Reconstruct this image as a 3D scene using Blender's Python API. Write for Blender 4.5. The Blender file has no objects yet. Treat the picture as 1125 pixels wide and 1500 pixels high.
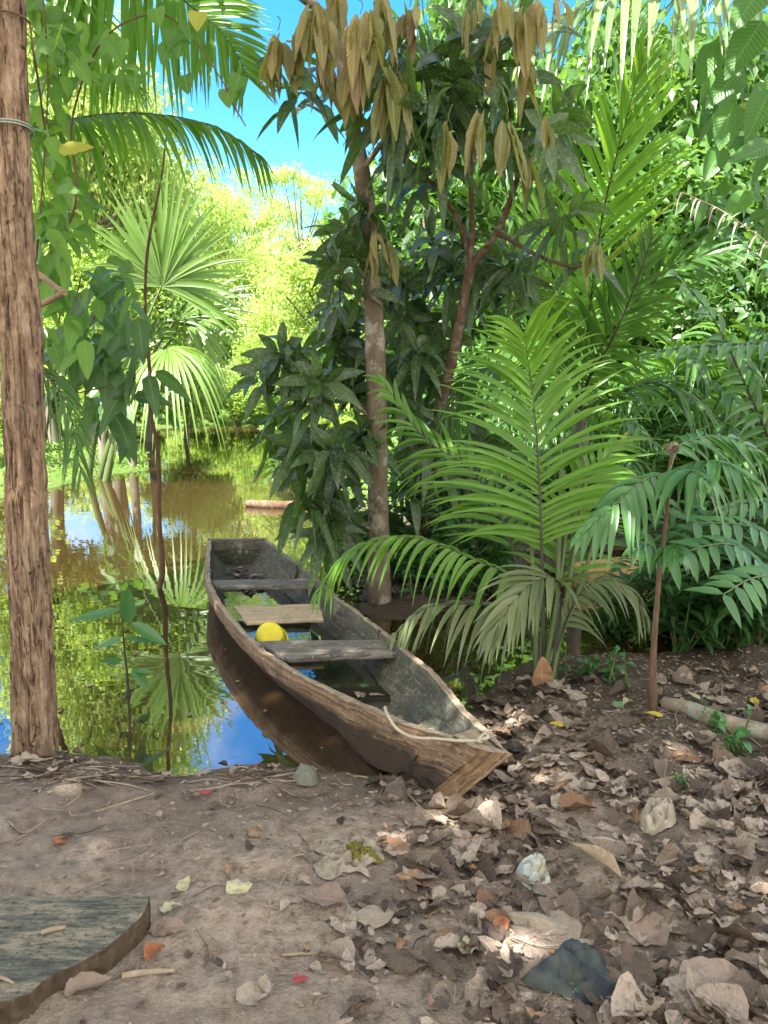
import bpy, math
import numpy as np

# ------------------------------------------------------------------ camera, world, sun, exposure
SC = bpy.context.scene
COL = SC.collection
IMG_W, IMG_H, FOC = 1125.0, 1500.0, 1125.0          # photograph's pixel frame and focal length in pixels
CAM_H, PITCH = 1.45, math.radians(9.6)

cam_data = bpy.data.cameras.new("camera")
cam = bpy.data.objects.new("camera", cam_data)
COL.objects.link(cam)
cam.location = (0, 0, CAM_H)
cam.rotation_euler = (math.pi / 2 - PITCH, 0, 0)
cam_data.sensor_fit = 'VERTICAL'
cam_data.sensor_height = 36.0
cam_data.lens = 36.0 * FOC / IMG_H
cam_data.clip_start = 0.05
cam_data.clip_end = 2000
SC.camera = cam

SUN_TO = np.array([-0.40, -0.52, 0.95]); SUN_TO /= np.linalg.norm(SUN_TO)
sun_data = bpy.data.lights.new("sun", 'SUN')
sun_data.energy = 3.8
sun_data.angle = math.radians(0.5)
sun_data.color = (1.0, 0.95, 0.86)
sun = bpy.data.objects.new("sun", sun_data)
COL.objects.link(sun)
from mathutils import Vector, Matrix
sun.rotation_euler = Vector(SUN_TO).to_track_quat('Z', 'Y').to_euler()
sun.location = (-8, -10, 20)

world = bpy.data.worlds.new("World")
SC.world = world
world.use_nodes = True
wn, wl = world.node_tree.nodes, world.node_tree.links
bgn = wn["Background"]
sky = wn.new("ShaderNodeTexSky")
sky.sky_type = 'NISHITA'
sky.sun_disc = False
sky.sun_elevation = math.asin(SUN_TO[2])
sky.sun_rotation = math.atan2(SUN_TO[0], SUN_TO[1])
sky.ozone_density = 2.0
hs = wn.new("ShaderNodeHueSaturation")
hs.inputs["Saturation"].default_value = 1.45
hs.inputs["Value"].default_value = 0.52
wl.new(sky.outputs[0], hs.inputs["Color"])
# unseen white cloud added overhead and behind to brighten the shade; blue over river
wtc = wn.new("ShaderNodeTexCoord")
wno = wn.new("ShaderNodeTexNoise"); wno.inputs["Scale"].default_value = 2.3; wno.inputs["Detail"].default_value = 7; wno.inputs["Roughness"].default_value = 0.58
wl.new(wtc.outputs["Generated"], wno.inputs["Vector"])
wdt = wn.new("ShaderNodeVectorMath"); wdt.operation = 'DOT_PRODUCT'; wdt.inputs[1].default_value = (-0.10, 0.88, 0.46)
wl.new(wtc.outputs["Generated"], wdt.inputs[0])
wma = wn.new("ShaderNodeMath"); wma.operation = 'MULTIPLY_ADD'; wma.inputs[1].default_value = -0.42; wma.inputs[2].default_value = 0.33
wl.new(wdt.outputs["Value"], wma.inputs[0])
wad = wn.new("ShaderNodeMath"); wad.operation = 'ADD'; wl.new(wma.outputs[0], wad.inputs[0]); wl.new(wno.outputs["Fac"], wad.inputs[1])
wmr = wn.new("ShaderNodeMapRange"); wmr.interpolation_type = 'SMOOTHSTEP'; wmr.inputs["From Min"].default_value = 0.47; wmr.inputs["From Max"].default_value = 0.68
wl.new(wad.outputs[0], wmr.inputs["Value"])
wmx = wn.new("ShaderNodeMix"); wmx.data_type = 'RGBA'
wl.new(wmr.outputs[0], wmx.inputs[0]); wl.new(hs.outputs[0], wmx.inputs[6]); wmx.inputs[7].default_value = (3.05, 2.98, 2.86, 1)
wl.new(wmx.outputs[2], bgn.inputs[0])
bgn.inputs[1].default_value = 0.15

SC.view_settings.view_transform = 'Standard'
SC.view_settings.look = 'None'
SC.view_settings.exposure = 2.75
SC.view_settings.gamma = 1.0
SC.render.engine = 'CYCLES'
cy = SC.cycles
cy.use_denoising = True
cy.max_bounces = 7
cy.diffuse_bounces = 4
cy.glossy_bounces = 3
cy.transmission_bounces = 4
cy.transparent_max_bounces = 4
cy.caustics_reflective = False
cy.caustics_refractive = False
cy.sample_clamp_indirect = 6.0
cy.use_adaptive_sampling = True
cy.adaptive_threshold = 0.015

# ------------------------------------------------------------------ helpers
RNG = np.random.default_rng(7)
def R(*a): return RNG.uniform(*a)
CP, SP = math.cos(PITCH), math.sin(PITCH)
def ray(px, py):
    u, v = (px - IMG_W / 2) / FOC, (IMG_H / 2 - py) / FOC
    return np.array([u, CP + v * SP, -SP + v * CP])
def at(px, py, Y):                       # pixel of the photograph -> point at distance Y
    d = ray(px, py); t = Y / d[1]
    return np.array([0, 0, CAM_H]) + d * t
def gz(px, py, z=0.0):                   # pixel -> point at height z
    d = ray(px, py); t = (z - CAM_H) / d[2]
    return np.array([0, 0, CAM_H]) + d * t
def nrm(v):
    v = np.asarray(v, float)
    n = np.linalg.norm(v, axis=-1, keepdims=True)
    return v / np.maximum(n, 1e-9)

def _h(i, j, k, seed):
    n = (i * 374761393 + j * 668265263 + k * 2147483647 + seed * 144665) & 0x7fffffff
    n = ((n ^ (n >> 13)) * 1274126177) & 0x7fffffff
    return ((n ^ (n >> 16)) & 0xffff) / 32767.5 - 1.0
def noise(P, scale=1.0, seed=0):
    P = np.asarray(P, float) * scale
    i = np.floor(P).astype(np.int64); f = P - i
    f = f * f * (3 - 2 * f)
    out = 0
    for a in (0, 1):
        for b in (0, 1):
            for c in (0, 1):
                w = (f[..., 0] if a else 1 - f[..., 0]) * (f[..., 1] if b else 1 - f[..., 1]) * (f[..., 2] if c else 1 - f[..., 2])
                out = out + w * _h(i[..., 0] + a, i[..., 1] + b, i[..., 2] + c, seed)
    return out
def fbm(P, scale=1.0, seed=0, octv=4):
    s, a = 0, 1.0
    for o in range(octv):
        s = s + a * noise(P, scale * 2 ** o, seed + o * 17); a *= 0.5
    return s

def spline(pts, n):
    P = np.asarray(pts, float)
    if len(P) == 2:
        t = np.linspace(0, 1, n)[:, None]
        return P[0] * (1 - t) + P[1] * t
    E = np.vstack([2 * P[0] - P[1], P, 2 * P[-1] - P[-2]])
    out = []
    for i in range(1, len(E) - 2):
        for t in np.linspace(0, 1, 24, endpoint=False):
            a, b, c, d = E[i - 1], E[i], E[i + 1], E[i + 2]
            out.append(0.5 * ((2 * b) + (c - a) * t + (2 * a - 5 * b + 4 * c - d) * t * t + (3 * b - a - 3 * c + d) * t ** 3))
    out.append(E[-2])
    out = np.array(out)
    s = np.concatenate([[0], np.cumsum(np.linalg.norm(np.diff(out, axis=0), axis=1))])
    q = np.linspace(0, s[-1], n)
    return np.stack([np.interp(q, s, out[:, k]) for k in range(3)], 1)

class MB:
    """collects geometry and links it as ONE mesh object"""
    def __init__(s):
        s.v = []; s.loops = []; s.tot = []; s.tone = []; s.uv = []; s.mi = []; s.n = 0
    def add(s, v, f, tone=0.5, uv=None, mat=0):
        v = np.asarray(v, float).reshape(-1, 3); f = np.asarray(f, np.int64)
        s.v.append(v)
        s.loops.append((f + s.n).reshape(-1)); s.tot.append(np.full(len(f), f.shape[1]))
        s.mi.append(np.full(len(f), mat))
        s.tone.append(np.broadcast_to(np.asarray(tone, float), (len(v),)))
        s.uv.append(np.zeros((len(v), 2)) if uv is None else np.asarray(uv, float))
        s.n += len(v)
    def build(s, name, mats, parent=None, smooth=True, shift=None):
        v = np.concatenate(s.v); lo = np.concatenate(s.loops); tot = np.concatenate(s.tot)
        if shift is not None: v = v - np.asarray(shift)
        me = bpy.data.meshes.new(name)
        me.vertices.add(len(v)); me.vertices.foreach_set("co", v.astype(np.float32).ravel())
        me.loops.add(len(lo)); me.loops.foreach_set("vertex_index", lo.astype(np.int32))
        me.polygons.add(len(tot))
        me.polygons.foreach_set("loop_start", np.concatenate([[0], np.cumsum(tot)[:-1]]).astype(np.int32))
        me.polygons.foreach_set("material_index", np.concatenate(s.mi).astype(np.int32))
        me.polygons.foreach_set("use_smooth", np.full(len(tot), smooth))
        at_ = me.attributes.new("tone", 'FLOAT', 'POINT')
        at_.data.foreach_set("value", np.concatenate(s.tone).astype(np.float32))
        uvl = me.uv_layers.new(name="UVMap")
        uvl.data.foreach_set("uv", np.concatenate(s.uv)[lo].astype(np.float32).ravel())
        me.update(calc_edges=True); me.validate()
        for m in (mats if isinstance(mats, (list, tuple)) else [mats]): me.materials.append(m)
        o = bpy.data.objects.new(name, me); COL.objects.link(o)
        if parent is not None: o.parent = parent
        return o

def tag(o, label=None, cat=None, group=None, kind=None):
    if label: o["label"] = label
    if cat: o["category"] = cat
    if group: o["group"] = group
    if kind: o["kind"] = kind
    return o
def thing(name, label, cat, loc=(0, 0, 0), group=None, rz=0.0, sc=1.0):
    o = bpy.data.objects.new(name, None); COL.objects.link(o)
    o.empty_display_size = 0.1
    o.location = [float(c) for c in loc]; o.rotation_euler = (0, 0, rz); o.scale = (sc, sc, sc)
    return tag(o, label, cat, group)
def dup(root, loc, rz=0.0, sc=1.0, label=None, group=None):
    r = root.copy(); COL.objects.link(r)
    r.location = [float(c) for c in loc]; r.rotation_euler = (0, 0, rz); r.scale = (sc, sc, sc) if np.isscalar(sc) else sc
    if label: r["label"] = label
    if group: r["group"] = group
    for ch in list(root.children):
        c = ch.copy(); COL.objects.link(c); c.parent = r
        for g in list(ch.children):
            d = g.copy(); COL.objects.link(d); d.parent = c
    return r

def frames(P):
    T = nrm(np.gradient(P, axis=0))
    ref = np.array([0, 0, 1.0]) if abs(T[0][2]) < 0.9 else np.array([1.0, 0, 0])
    n = nrm(np.cross(T[0], ref)); N = []
    for t in T:
        n = nrm(n - t * np.dot(n, t)); N.append(n)
    N = np.array(N)
    return T, N, np.cross(T, N)
def tube(mb, pts, r, sides=8, n=None, mat=0, tone=0.5, bump=0.0, bscale=20.0, seed=0, cap=True, disp=None):
    P = spline(pts, n) if n else np.asarray(pts, float)
    n = len(P)
    rr = np.interp(np.linspace(0, 1, n), np.linspace(0, 1, len(np.atleast_1d(r))), np.atleast_1d(r)) if np.ndim(r) else np.full(n, float(r))
    T, N, B = frames(P)
    a = np.linspace(0, 2 * np.pi, sides, endpoint=False)
    dirs = N[:, None, :] * np.cos(a)[None, :, None] + B[:, None, :] * np.sin(a)[None, :, None]
    rad = rr[:, None] * np.ones(sides)[None]
    base = P[:, None, :] + dirs * rad[..., None]
    if bump: rad = rad * (1 + bump * fbm(base, bscale, seed, 3))
    if disp is not None: rad = rad * disp(base, np.linspace(0, 1, n)[:, None] * np.ones(sides), a[None] * np.ones((n, 1)))
    V = (P[:, None, :] + dirs * rad[..., None])
    L = np.concatenate([[0], np.cumsum(np.linalg.norm(np.diff(P, axis=0), axis=1))])
    uv = np.stack([np.repeat(L[:, None], sides, 1), np.repeat((a / (2 * np.pi))[None], n, 0)], -1).reshape(-1, 2)
    i = np.arange(n - 1)[:, None] * sides; j = np.arange(sides)[None]; k = (j + 1) % sides
    f = np.stack([i + j, i + k, i + sides + k, i + sides + j], -1).reshape(-1, 4)
    mb.add(V.reshape(-1, 3), f, tone, uv, mat)
    if cap:
        for e, flip in ((0, True), (n - 1, False)):
            c = V[e].mean(0); vv = np.vstack([V[e], c[None]])
            ff = [[(x + 1) % sides, x, sides] if flip else [x, (x + 1) % sides, sides] for x in range(sides)]
            mb.add(vv, ff, tone, np.tile([L[e], 0.5], (len(vv), 1)), mat)

# ---- leaf templates: across x (-.5...5), along y 0..1, height z
def template(profile, nu=6, fold=0.15, nv=2, wav=0.0, crumple=0.0, seed=0, curl=0.0, hook=0.0):
    ys = np.linspace(0, 1, nu + 1); xs = np.linspace(-0.5, 0.5, nv + 1)
    w = np.array([profile(y) for y in ys])
    X = xs[None] * w[:, None]; Y = np.repeat(ys[:, None], nv + 1, 1)
    Z = fold * np.abs(X) + wav * np.sin(Y * 23 + np.sign(X) * 1.3) * np.abs(X) + curl * (X * 2) ** 2 - hook * Y ** 2
    if crumple:
        P = np.stack([X * 3 + seed * 7.3, Y * 3, Z * 0 + seed], -1)
        Z = Z + crumple * fbm(P, 1.0, seed, 2); X = X + 0.4 * crumple * fbm(P, 1.6, seed + 5, 2)
        Y = Y + 0.3 * crumple * fbm(P, 1.4, seed + 9, 2)
    V = np.stack([X, Y, Z], -1).reshape(-1, 3)
    uv = np.stack([np.repeat(ys[:, None], nv + 1, 1), np.repeat(xs[None] + 0.5, nu + 1, 0)], -1).reshape(-1, 2)
    i = np.arange(nu)[:, None] * (nv + 1); j = np.arange(nv)[None]
    f = np.stack([i + j, i + j + 1, i + nv + 2 + j, i + nv + 1 + j], -1).reshape(-1, 4)
    return V, f, uv
def place(mb, T, pos, d, n, L, W, droop=0.0, bend=0.0, tone=None, mat=0):
    V, f, uv = T
    pos = np.atleast_2d(pos); M = len(pos)
    d = nrm(np.broadcast_to(d, (M, 3))); n = np.broadcast_to(n, (M, 3))
    x = nrm(np.cross(d, n)); z = np.cross(x, d)
    L = np.broadcast_to(L, (M,)).astype(float); W = np.broadcast_to(W, (M,)).astype(float)
    droop = np.broadcast_to(droop, (M,)); bend = np.broadcast_to(bend, (M,))
    tx, ty, tz = V[None, :, 0], V[None, :, 1], V[None, :, 2]
    O = (pos[:, None] + x[:, None] * (tx * W[:, None])[..., None] + d[:, None] * (ty * L[:, None])[..., None]
         + z[:, None] * (tz * W[:, None] - bend[:, None] * ty ** 2 * L[:, None])[..., None])
    dz = droop[:, None] * ty ** 2 * L[:, None]
    O[..., 2] -= dz
    O -= d[:, None] * (0.35 * np.abs(droop)[:, None] * ty ** 2 * L[:, None])[..., None] * (1 - np.abs(d[:, None, 2:3]))
    nv_ = len(V)
    F = (f[None] + (np.arange(M) * nv_)[:, None, None]).reshape(-1, f.shape[1])
    tone = RNG.random(M) if tone is None else np.broadcast_to(tone, (M,))
    mb.add(O.reshape(-1, 3), F, np.repeat(tone, nv_), np.tile(uv, (M, 1)), mat)

def pf_lance(y): return max(0.05, math.sin(math.pi * min(1, y ** 0.8)) ** 0.8)
def pf_palm(y): return 0.55 + 0.45 * min(1, y / 0.2) if y < 0.3 else max(0.03, 1 - ((y - 0.3) / 0.7) ** 1.6)
def pf_ovate(y): return max(0.04, math.sin(math.pi * y ** 0.62) ** 0.75)
def pf_heart(y): return max(0.03, (math.sin(math.pi * min(1, (y * 0.93 + 0.07)) ** 0.5)) ** 0.8)
def pf_diam(y): return max(0.05, 1 - abs(2 * y - 1) ** 1.3)
T_LANCE = template(pf_lance, 7, 0.22, 2, 0.05)
T_LANCE4 = template(pf_lance, 8, 0.18, 4, 0.10)
T_LIMP = [template(pf_lance, 10, f, 4, w, c, sd, cu) for f, w, c, sd, cu in ((.3, .12, .05, 1, .1), (.5, .2, .10, 2, 0), (-.2, .16, .14, 3, .2), (.15, .1, .08, 4, .5), (.7, .1, .06, 5, 0))]
T_PALM = template(pf_palm, 7, 0.45)
T_OVATE = template(pf_ovate, 6, 0.25, 2, 0.07)
T_OVATE4 = template(pf_ovate, 9, 0.2, 4, 0.14)
T_HEART = template(pf_heart, 6, 0.2, 4, 0.06)
T_SMALL = template(pf_diam, 2, 0.25, 2)
T_TINY = template(pf_diam, 2, 0.0, 1)

def frond(mb, pts, up, n=40, L=0.5, W=0.03, a0=75, a1=25, droop=0.25, vee=15, s0=0.12, mat=0, tone=None, prof=None, jit=0.10, sides=(1, -1), rmb=None, rr=0.008, rmat=0, bend=0.0):
    P = spline(pts, 80)
    T_, _, _ = frames(P)
    s = np.linspace(s0, 1, n)
    up = np.asarray(up, float)
    q = np.linspace(0, 1, 80)
    if prof is None: prof = lambda s: np.clip(0.55 + 1.3 * s, 0, 1) * np.clip(1.25 - 0.95 * s ** 2.2, 0.25, 1)
    for sd in sides:
        sj = np.clip(s + R(-0.3, 0.3, n) / n, 0, 1)
        p = np.stack([np.interp(sj, q, P[:, k]) for k in range(3)], 1)
        t = nrm(np.stack([np.interp(sj, q, T_[:, k]) for k in range(3)], 1))
        S = nrm(np.cross(t, up)); N = np.cross(S, t)
        a = np.radians(a0 + (a1 - a0) * sj ** 1.3 + R(-8, 8, n)); ve = np.radians(vee + R(-14, 14, n))
        d = t * np.cos(a)[:, None] + (sd * S * np.cos(ve)[:, None] + N * np.sin(ve)[:, None]) * np.sin(a)[:, None]
        nn = N * np.cos(ve)[:, None] - sd * S * np.sin(ve)[:, None] + R(-0.12, 0.12, (n, 3))
        ln = L * prof(sj) * (1 + R(-jit, jit, n))
        place(mb, T_PALM, p, d, nn, ln, W * (0.7 + 0.3 * prof(sj)), droop * R(0.7, 1.3, n), bend, None if tone is None else np.clip(tone + R(-0.2, 0.2, n), 0, 1), mat)
    tube(rmb or mb, pts, [rr, rr * 0.9, rr * 0.6, rr * 0.25], 6, 30, rmat)
def fan(mb, hub, axis, up, n=36, L=0.8, W=0.04, spread=115, droop=0.1, edge_droop=0.5, mat=0, tone=None):
    axis = nrm(axis); S = nrm(np.cross(axis, up)); N = np.cross(S, axis)
    a = np.radians(np.linspace(-spread, spread, n) + R(-2, 2, n))
    d = axis * np.cos(a)[:, None] + S * np.sin(a)[:, None] + N * R(-0.06, 0.1, n)[:, None]
    k = np.abs(a) / np.radians(spread)
    place(mb, T_PALM, np.tile(hub, (n, 1)) + d * 0.02, d, np.tile(N, (n, 1)) + S * R(-.3, .3, n)[:, None], L * (1 - 0.25 * k) * R(0.88, 1.08, n), W, droop + edge_droop * k + R(-.05, .1, n), 0, None if tone is None else np.clip(tone + R(-.2, .2, n), 0, 1), mat)
def rosette(mb, c, axis, n=10, L=0.26, W=0.07, droop=0.35, lo=35, hi=105, mat=0, tone=None, T=None):
    axis = nrm(axis)
    ref = np.array([0.3, 0.9, 0.2]); S = nrm(np.cross(axis, ref)); B = np.cross(axis, S)
    ph = np.arange(n) * 2.399 + R(0, 6.28); th = np.radians(np.linspace(lo, hi, n) + R(-12, 12, n))
    rad = S * np.cos(ph)[:, None] + B * np.sin(ph)[:, None]
    d = axis * np.cos(th)[:, None] + rad * np.sin(th)[:, None]
    nn = axis * np.sin(th)[:, None] - rad * np.cos(th)[:, None] + R(-.25, .25, (n, 3))
    p = c - axis * (np.linspace(0, 0.35, n) * L)[:, None] + d * 0.01
    place(mb, T or T_LANCE, p, d, nn, L * R(0.7, 1.15, n), W * R(.8, 1.15, n), droop * R(.5, 1.4, n), R(-.05, .12, n), tone, mat)
def hanging(mb, c, n=7, L=0.28, W=0.055, mat=0):
    ph = R(0, 6.28, n); d = np.stack([np.cos(ph) * R(.05, .33, n), np.sin(ph) * R(.05, .3, n), -np.ones(n)], 1)
    nn = np.stack([np.cos(ph), np.sin(ph), np.full(n, .3)], 1) + R(-.5, .5, (n, 3)) + np.array([0, -.4, 0])
    base = np.clip(R(0, 1) + R(-.3, .3, n), 0, .985)
    for q in range(n):
        place(mb, T_LIMP[int(R(0, 5))], c + R(-.03, .03, 3) - [0, 0, R(0, .08) * L], d[q], nn[q], L * R(.45, 1.12), W * R(.7, 1.15), 0.0, R(-.16, .2), base[q], mat)
    tube(mb, [c + [R(-.03, .03), .09, .10], c + [.01, .02, .05], c], [.003, .0028, .0024], 5, 6, mat, .15)

# ------------------------------------------------------------------ materials
def mat_new(name):
    m = bpy.data.materials.new(name); m.use_nodes = True
    nt = m.node_tree; b = nt.nodes["Principled BSDF"]
    return m, nt, b
def N_(nt, t, **kw):
    n = nt.nodes.new(t)
    for k, v in kw.items(): setattr(n, k, v)
    return n
def mix(nt, fac, a, b, blend='MIX'):
    n = N_(nt, "ShaderNodeMix", data_type='RGBA', blend_type=blend)
    for i, v in ((0, fac), (6, a), (7, b)):
        if hasattr(v, 'is_linked') or hasattr(v, 'node'): nt.links.new(v, n.inputs[i])
        else: n.inputs[i].default_value = v if i == 0 else (*v, 1.0)
    return n.outputs[2]
def math_(nt, op, a, b=None, c=None, clamp=False):
    n = N_(nt, "ShaderNodeMath", operation=op, use_clamp=clamp)
    for i, v in enumerate((a, b, c)):
        if v is None: continue
        if hasattr(v, 'node'): nt.links.new(v, n.inputs[i])
        else: n.inputs[i].default_value = v
    return n.outputs[0]
def ntex(nt, scale, detail=4, rough=0.55, vec=None, mapscale=None, coord='Object'):
    n = N_(nt, "ShaderNodeTexNoise"); n.inputs["Scale"].default_value = scale; n.inputs["Detail"].default_value = detail; n.inputs["Roughness"].default_value = rough
    if vec is None:
        tc = N_(nt, "ShaderNodeTexCoord"); vec = tc.outputs[coord]
    if mapscale:
        mp = N_(nt, "ShaderNodeMapping"); mp.inputs["Scale"].default_value = mapscale; nt.links.new(vec, mp.inputs[0]); vec = mp.outputs[0]
    nt.links.new(vec, n.inputs["Vector"])
    return n.outputs["Fac"]
def ramp(nt, fac, stops):
    n = N_(nt, "ShaderNodeValToRGB"); nt.links.new(fac, n.inputs[0]); e = n.color_ramp.elements
    while len(e) < len(stops): e.new(0.5)
    for el, (p, c) in zip(e, stops):
        el.position = p; el.color = (*c, 1) if len(c) == 3 else c
    return n.outputs[0]
def bumpn(nt, b, h, strength=0.4, dist=0.01):
    n = N_(nt, "ShaderNodeBump"); n.inputs["Strength"].default_value = strength; n.inputs["Distance"].default_value = dist
    nt.links.new(h, n.inputs["Height"]); nt.links.new(n.outputs[0], b.inputs["Normal"])

def leaf_mat(name, c1, c2, tr, tf=0.4, rough=0.38, vein=0.0, rare=None, spec=0.5, dust=0.0, rumple=0.0):
    m, nt, b = mat_new(name)
    a = N_(nt, "ShaderNodeAttribute", attribute_name="tone")
    t = a.outputs["Fac"]
    col = mix(nt, t, c1, c2)
    if rare:                                             # a few old leaves of another colour
        f = math_(nt, 'GREATER_THAN', t, 1 - rare[1])
        col = mix(nt, f, col, rare[0])
    if dust:
        nz = ntex(nt, 55, 3)
        f = math_(nt, 'MULTIPLY', math_(nt, 'GREATER_THAN', nz, 0.56), dust)
        col = mix(nt, f, col, (0.30, 0.31, 0.26))
    if vein:
        uv = N_(nt, "ShaderNodeTexCoord").outputs["UV"]
        sp = N_(nt, "ShaderNodeSeparateXYZ"); nt.links.new(uv, sp.inputs[0])
        dv = math_(nt, 'ABSOLUTE', math_(nt, 'SUBTRACT', sp.outputs[1], 0.5))
        mid = math_(nt, 'LESS_THAN', dv, 0.035)
        wv = math_(nt, 'SINE', math_(nt, 'MULTIPLY', math_(nt, 'SUBTRACT', sp.outputs[0], math_(nt, 'MULTIPLY', dv, 0.30)), 95.0))
        sv = math_(nt, 'MULTIPLY', math_(nt, 'GREATER_THAN', wv, 0.82), 0.32)
        f = math_(nt, 'MULTIPLY', math_(nt, 'MAXIMUM', mid, sv), vein)
        col = mix(nt, f, col, tuple(min(1, c * 1.9 + 0.03) for c in c2))
        if not rumple: bumpn(nt, b, wv, 0.25, 0.004)
    if rumple:                                           # blotches, rot spots and crinkles of dead leaves
        n9 = ntex(nt, 70, 5, 0.7)
        col = mix(nt, ramp(nt, n9, [(0.34, (0.6, 0.6, 0.6)), (0.48, (0, 0, 0))]), col, tuple(c * 0.45 for c in c1))
        col = mix(nt, ramp(nt, ntex(nt, 26, 4, 0.6), [(0.55, (0, 0, 0)), (0.68, (0.38, 0.38, 0.38))]), col, (0.20, 0.125, 0.075))
        bumpn(nt, b, ntex(nt, 95, 4, 0.65), rumple, 0.02)
    nt.links.new(col, b.inputs["Base Color"])
    b.inputs["Roughness"].default_value = rough
    b.inputs["Specular IOR Level"].default_value = spec
    tl = N_(nt, "ShaderNodeBsdfTranslucent")
    tcol = mix(nt, 0.72, col, tr)
    nt.links.new(tcol, tl.inputs[0])
    ms = N_(nt, "ShaderNodeMixShader"); ms.inputs[0].default_value = tf
    nt.links.new(b.outputs[0], ms.inputs[1]); nt.links.new(tl.outputs[0], ms.inputs[2])
    nt.links.new(ms.outputs[0], nt.nodes["Material Output"].inputs[0])
    return m
def bark_mat(name, c1, c2, c3, scale=14, stretch=(1, 1, 0.25), bump=0.6, lichen=None):
    m, nt, b = mat_new(name)
    n1 = ntex(nt, scale, 6, 0.65, mapscale=stretch); n2 = ntex(nt, scale * 0.35, 3)
    col = ramp(nt, n1, [(0.3, c1), (0.52, c2), (0.72, c3)])
    col = mix(nt, n2, col, tuple(c * 0.6 for c in c2), 'MIX')
    if lichen:
        l = ntex(nt, 9, 5, 0.7); f = ramp(nt, l, [(0.52, (0, 0, 0)), (0.6, (1, 1, 1))])
        col = mix(nt, math_(nt, 'MULTIPLY', f, 0.7), col, lichen)
    nt.links.new(col, b.inputs["Base Color"]); b.inputs["Roughness"].default_value = 0.85
    b.inputs["Specular IOR Level"].default_value = 0.2
    bumpn(nt, b, n1, bump, 0.012)
    return m
def plain_mat(name, c1, c2=None, scale=30, rough=0.6, bump=0.0, spec=0.4):
    m, nt, b = mat_new(name)
    n1 = ntex(nt, scale, 4)
    nt.links.new(mix(nt, n1, c1, c2 or tuple(c * 0.6 for c in c1)), b.inputs["Base Color"])
    b.inputs["Roughness"].default_value = rough; b.inputs["Specular IOR Level"].default_value = spec
    if bump: bumpn(nt, b, n1, bump, 0.01)
    return m

M_MANGO = leaf_mat("mango_leaf", (0.016, 0.040, 0.011), (0.052, 0.105, 0.022), (0.18, 0.38, 0.03), 0.26, 0.34, 0.5, dust=0.3, spec=0.5)
M_YOUNG = leaf_mat("bronze_leaf", (0.10, 0.125, 0.026), (0.29, 0.235, 0.09), (0.50, 0.48, 0.08), 0.34, 0.40, 0.5, rare=((0.22, 0.13, 0.085), 0.05), spec=0.45, dust=.12)
M_PALM = leaf_mat("palm_leaflet", (0.055, 0.15, 0.014), (0.125, 0.27, 0.028), (0.42, 0.70, 0.04), 0.45, 0.32, spec=0.45, rare=((0.28, 0.27, 0.06), 0.012))
M_PALMDK = leaf_mat("dark_palm_leaflet", (0.03, 0.085, 0.018), (0.065, 0.16, 0.03), (0.24, 0.48, 0.04), 0.38, 0.34)
M_OLIVE = leaf_mat("olive_palm_leaflet", (0.10, 0.14, 0.055), (0.17, 0.20, 0.085), (0.26, 0.36, 0.07), 0.3, 0.45)
M_SEED = leaf_mat("seedling_leaf", (0.04, 0.125, 0.035), (0.085, 0.21, 0.055), (0.20, 0.45, 0.06), 0.3, 0.3)
M_FAN = leaf_mat("fan_leaf", (0.09, 0.17, 0.04), (0.15, 0.25, 0.055), (0.40, 0.62, 0.08), 0.4, 0.36, rare=((0.38, 0.30, 0.05), 0.07))
M_BROAD = leaf_mat("broad_leaf", (0.022, 0.065, 0.018), (0.06, 0.145, 0.03), (0.25, 0.50, 0.04), 0.33, 0.36, 0.6)
M_VINE = leaf_mat("vine_leaf", (0.05, 0.14, 0.022), (0.13, 0.27, 0.04), (0.40, 0.64, 0.05), 0.42, 0.38, 0.3, rare=((0.40, 0.38, 0.05), 0.015), spec=0.4)
M_UNDER = leaf_mat("understorey_leaf", (0.022, 0.075, 0.022), (0.07, 0.175, 0.045), (0.18, 0.42, 0.06), 0.3, 0.36, 0.2)
M_CROWN1 = leaf_mat("crown_leaf_yellow", (0.17, 0.27, 0.055), (0.37, 0.47, 0.14), (0.66, 0.80, 0.18), 0.48, 0.5)
M_CROWN2 = leaf_mat("crown_leaf_green", (0.11, 0.21, 0.04), (0.25, 0.37, 0.08), (0.55, 0.74, 0.10), 0.45, 0.45)
M_CROWN3 = leaf_mat("crown_leaf_dark", (0.024, 0.075, 0.018), (0.085, 0.19, 0.035), (0.26, 0.50, 0.05), 0.36, 0.4)
M_GRASS = leaf_mat("grass_blade", (0.09, 0.20, 0.03), (0.18, 0.32, 0.05), (0.4, 0.6, 0.06), 0.35, 0.5)
M_DRYFROND = leaf_mat("dry_frond", (0.34, 0.27, 0.18), (0.52, 0.44, 0.33), (0.5, 0.4, 0.25), 0.2, 0.6)
M_STEM = plain_mat("green_stem", (0.10, 0.14, 0.04), (0.06, 0.09, 0.03), 25, 0.5)
M_DKSTEM = plain_mat("dark_stem", (0.022, 0.020, 0.014), (0.05, 0.04, 0.025), 40, 0.5)
M_BRSTEM = bark_mat("brown_stem", (0.07, 0.045, 0.028), (0.14, 0.09, 0.055), (0.22, 0.15, 0.10), 30, (1, 1, .3), .4)
M_BARK = bark_mat("pale_bark", (0.085, 0.065, 0.045), (0.20, 0.155, 0.105), (0.34, 0.28, 0.20), 22, (1, 1, 0.35), 0.7, (0.36, 0.34, 0.27))
M_BARK2 = bark_mat("brown_bark", (0.06, 0.038, 0.024), (0.13, 0.08, 0.05), (0.21, 0.14, 0.09), 26, (1, 1, .4), 0.5, (0.2, 0.19, 0.15))
M_GREYBARK = bark_mat("grey_bark", (0.10, 0.09, 0.075), (0.19, 0.17, 0.14), (0.30, 0.27, 0.22), 10, (1, 1, .3), 0.5)

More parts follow.
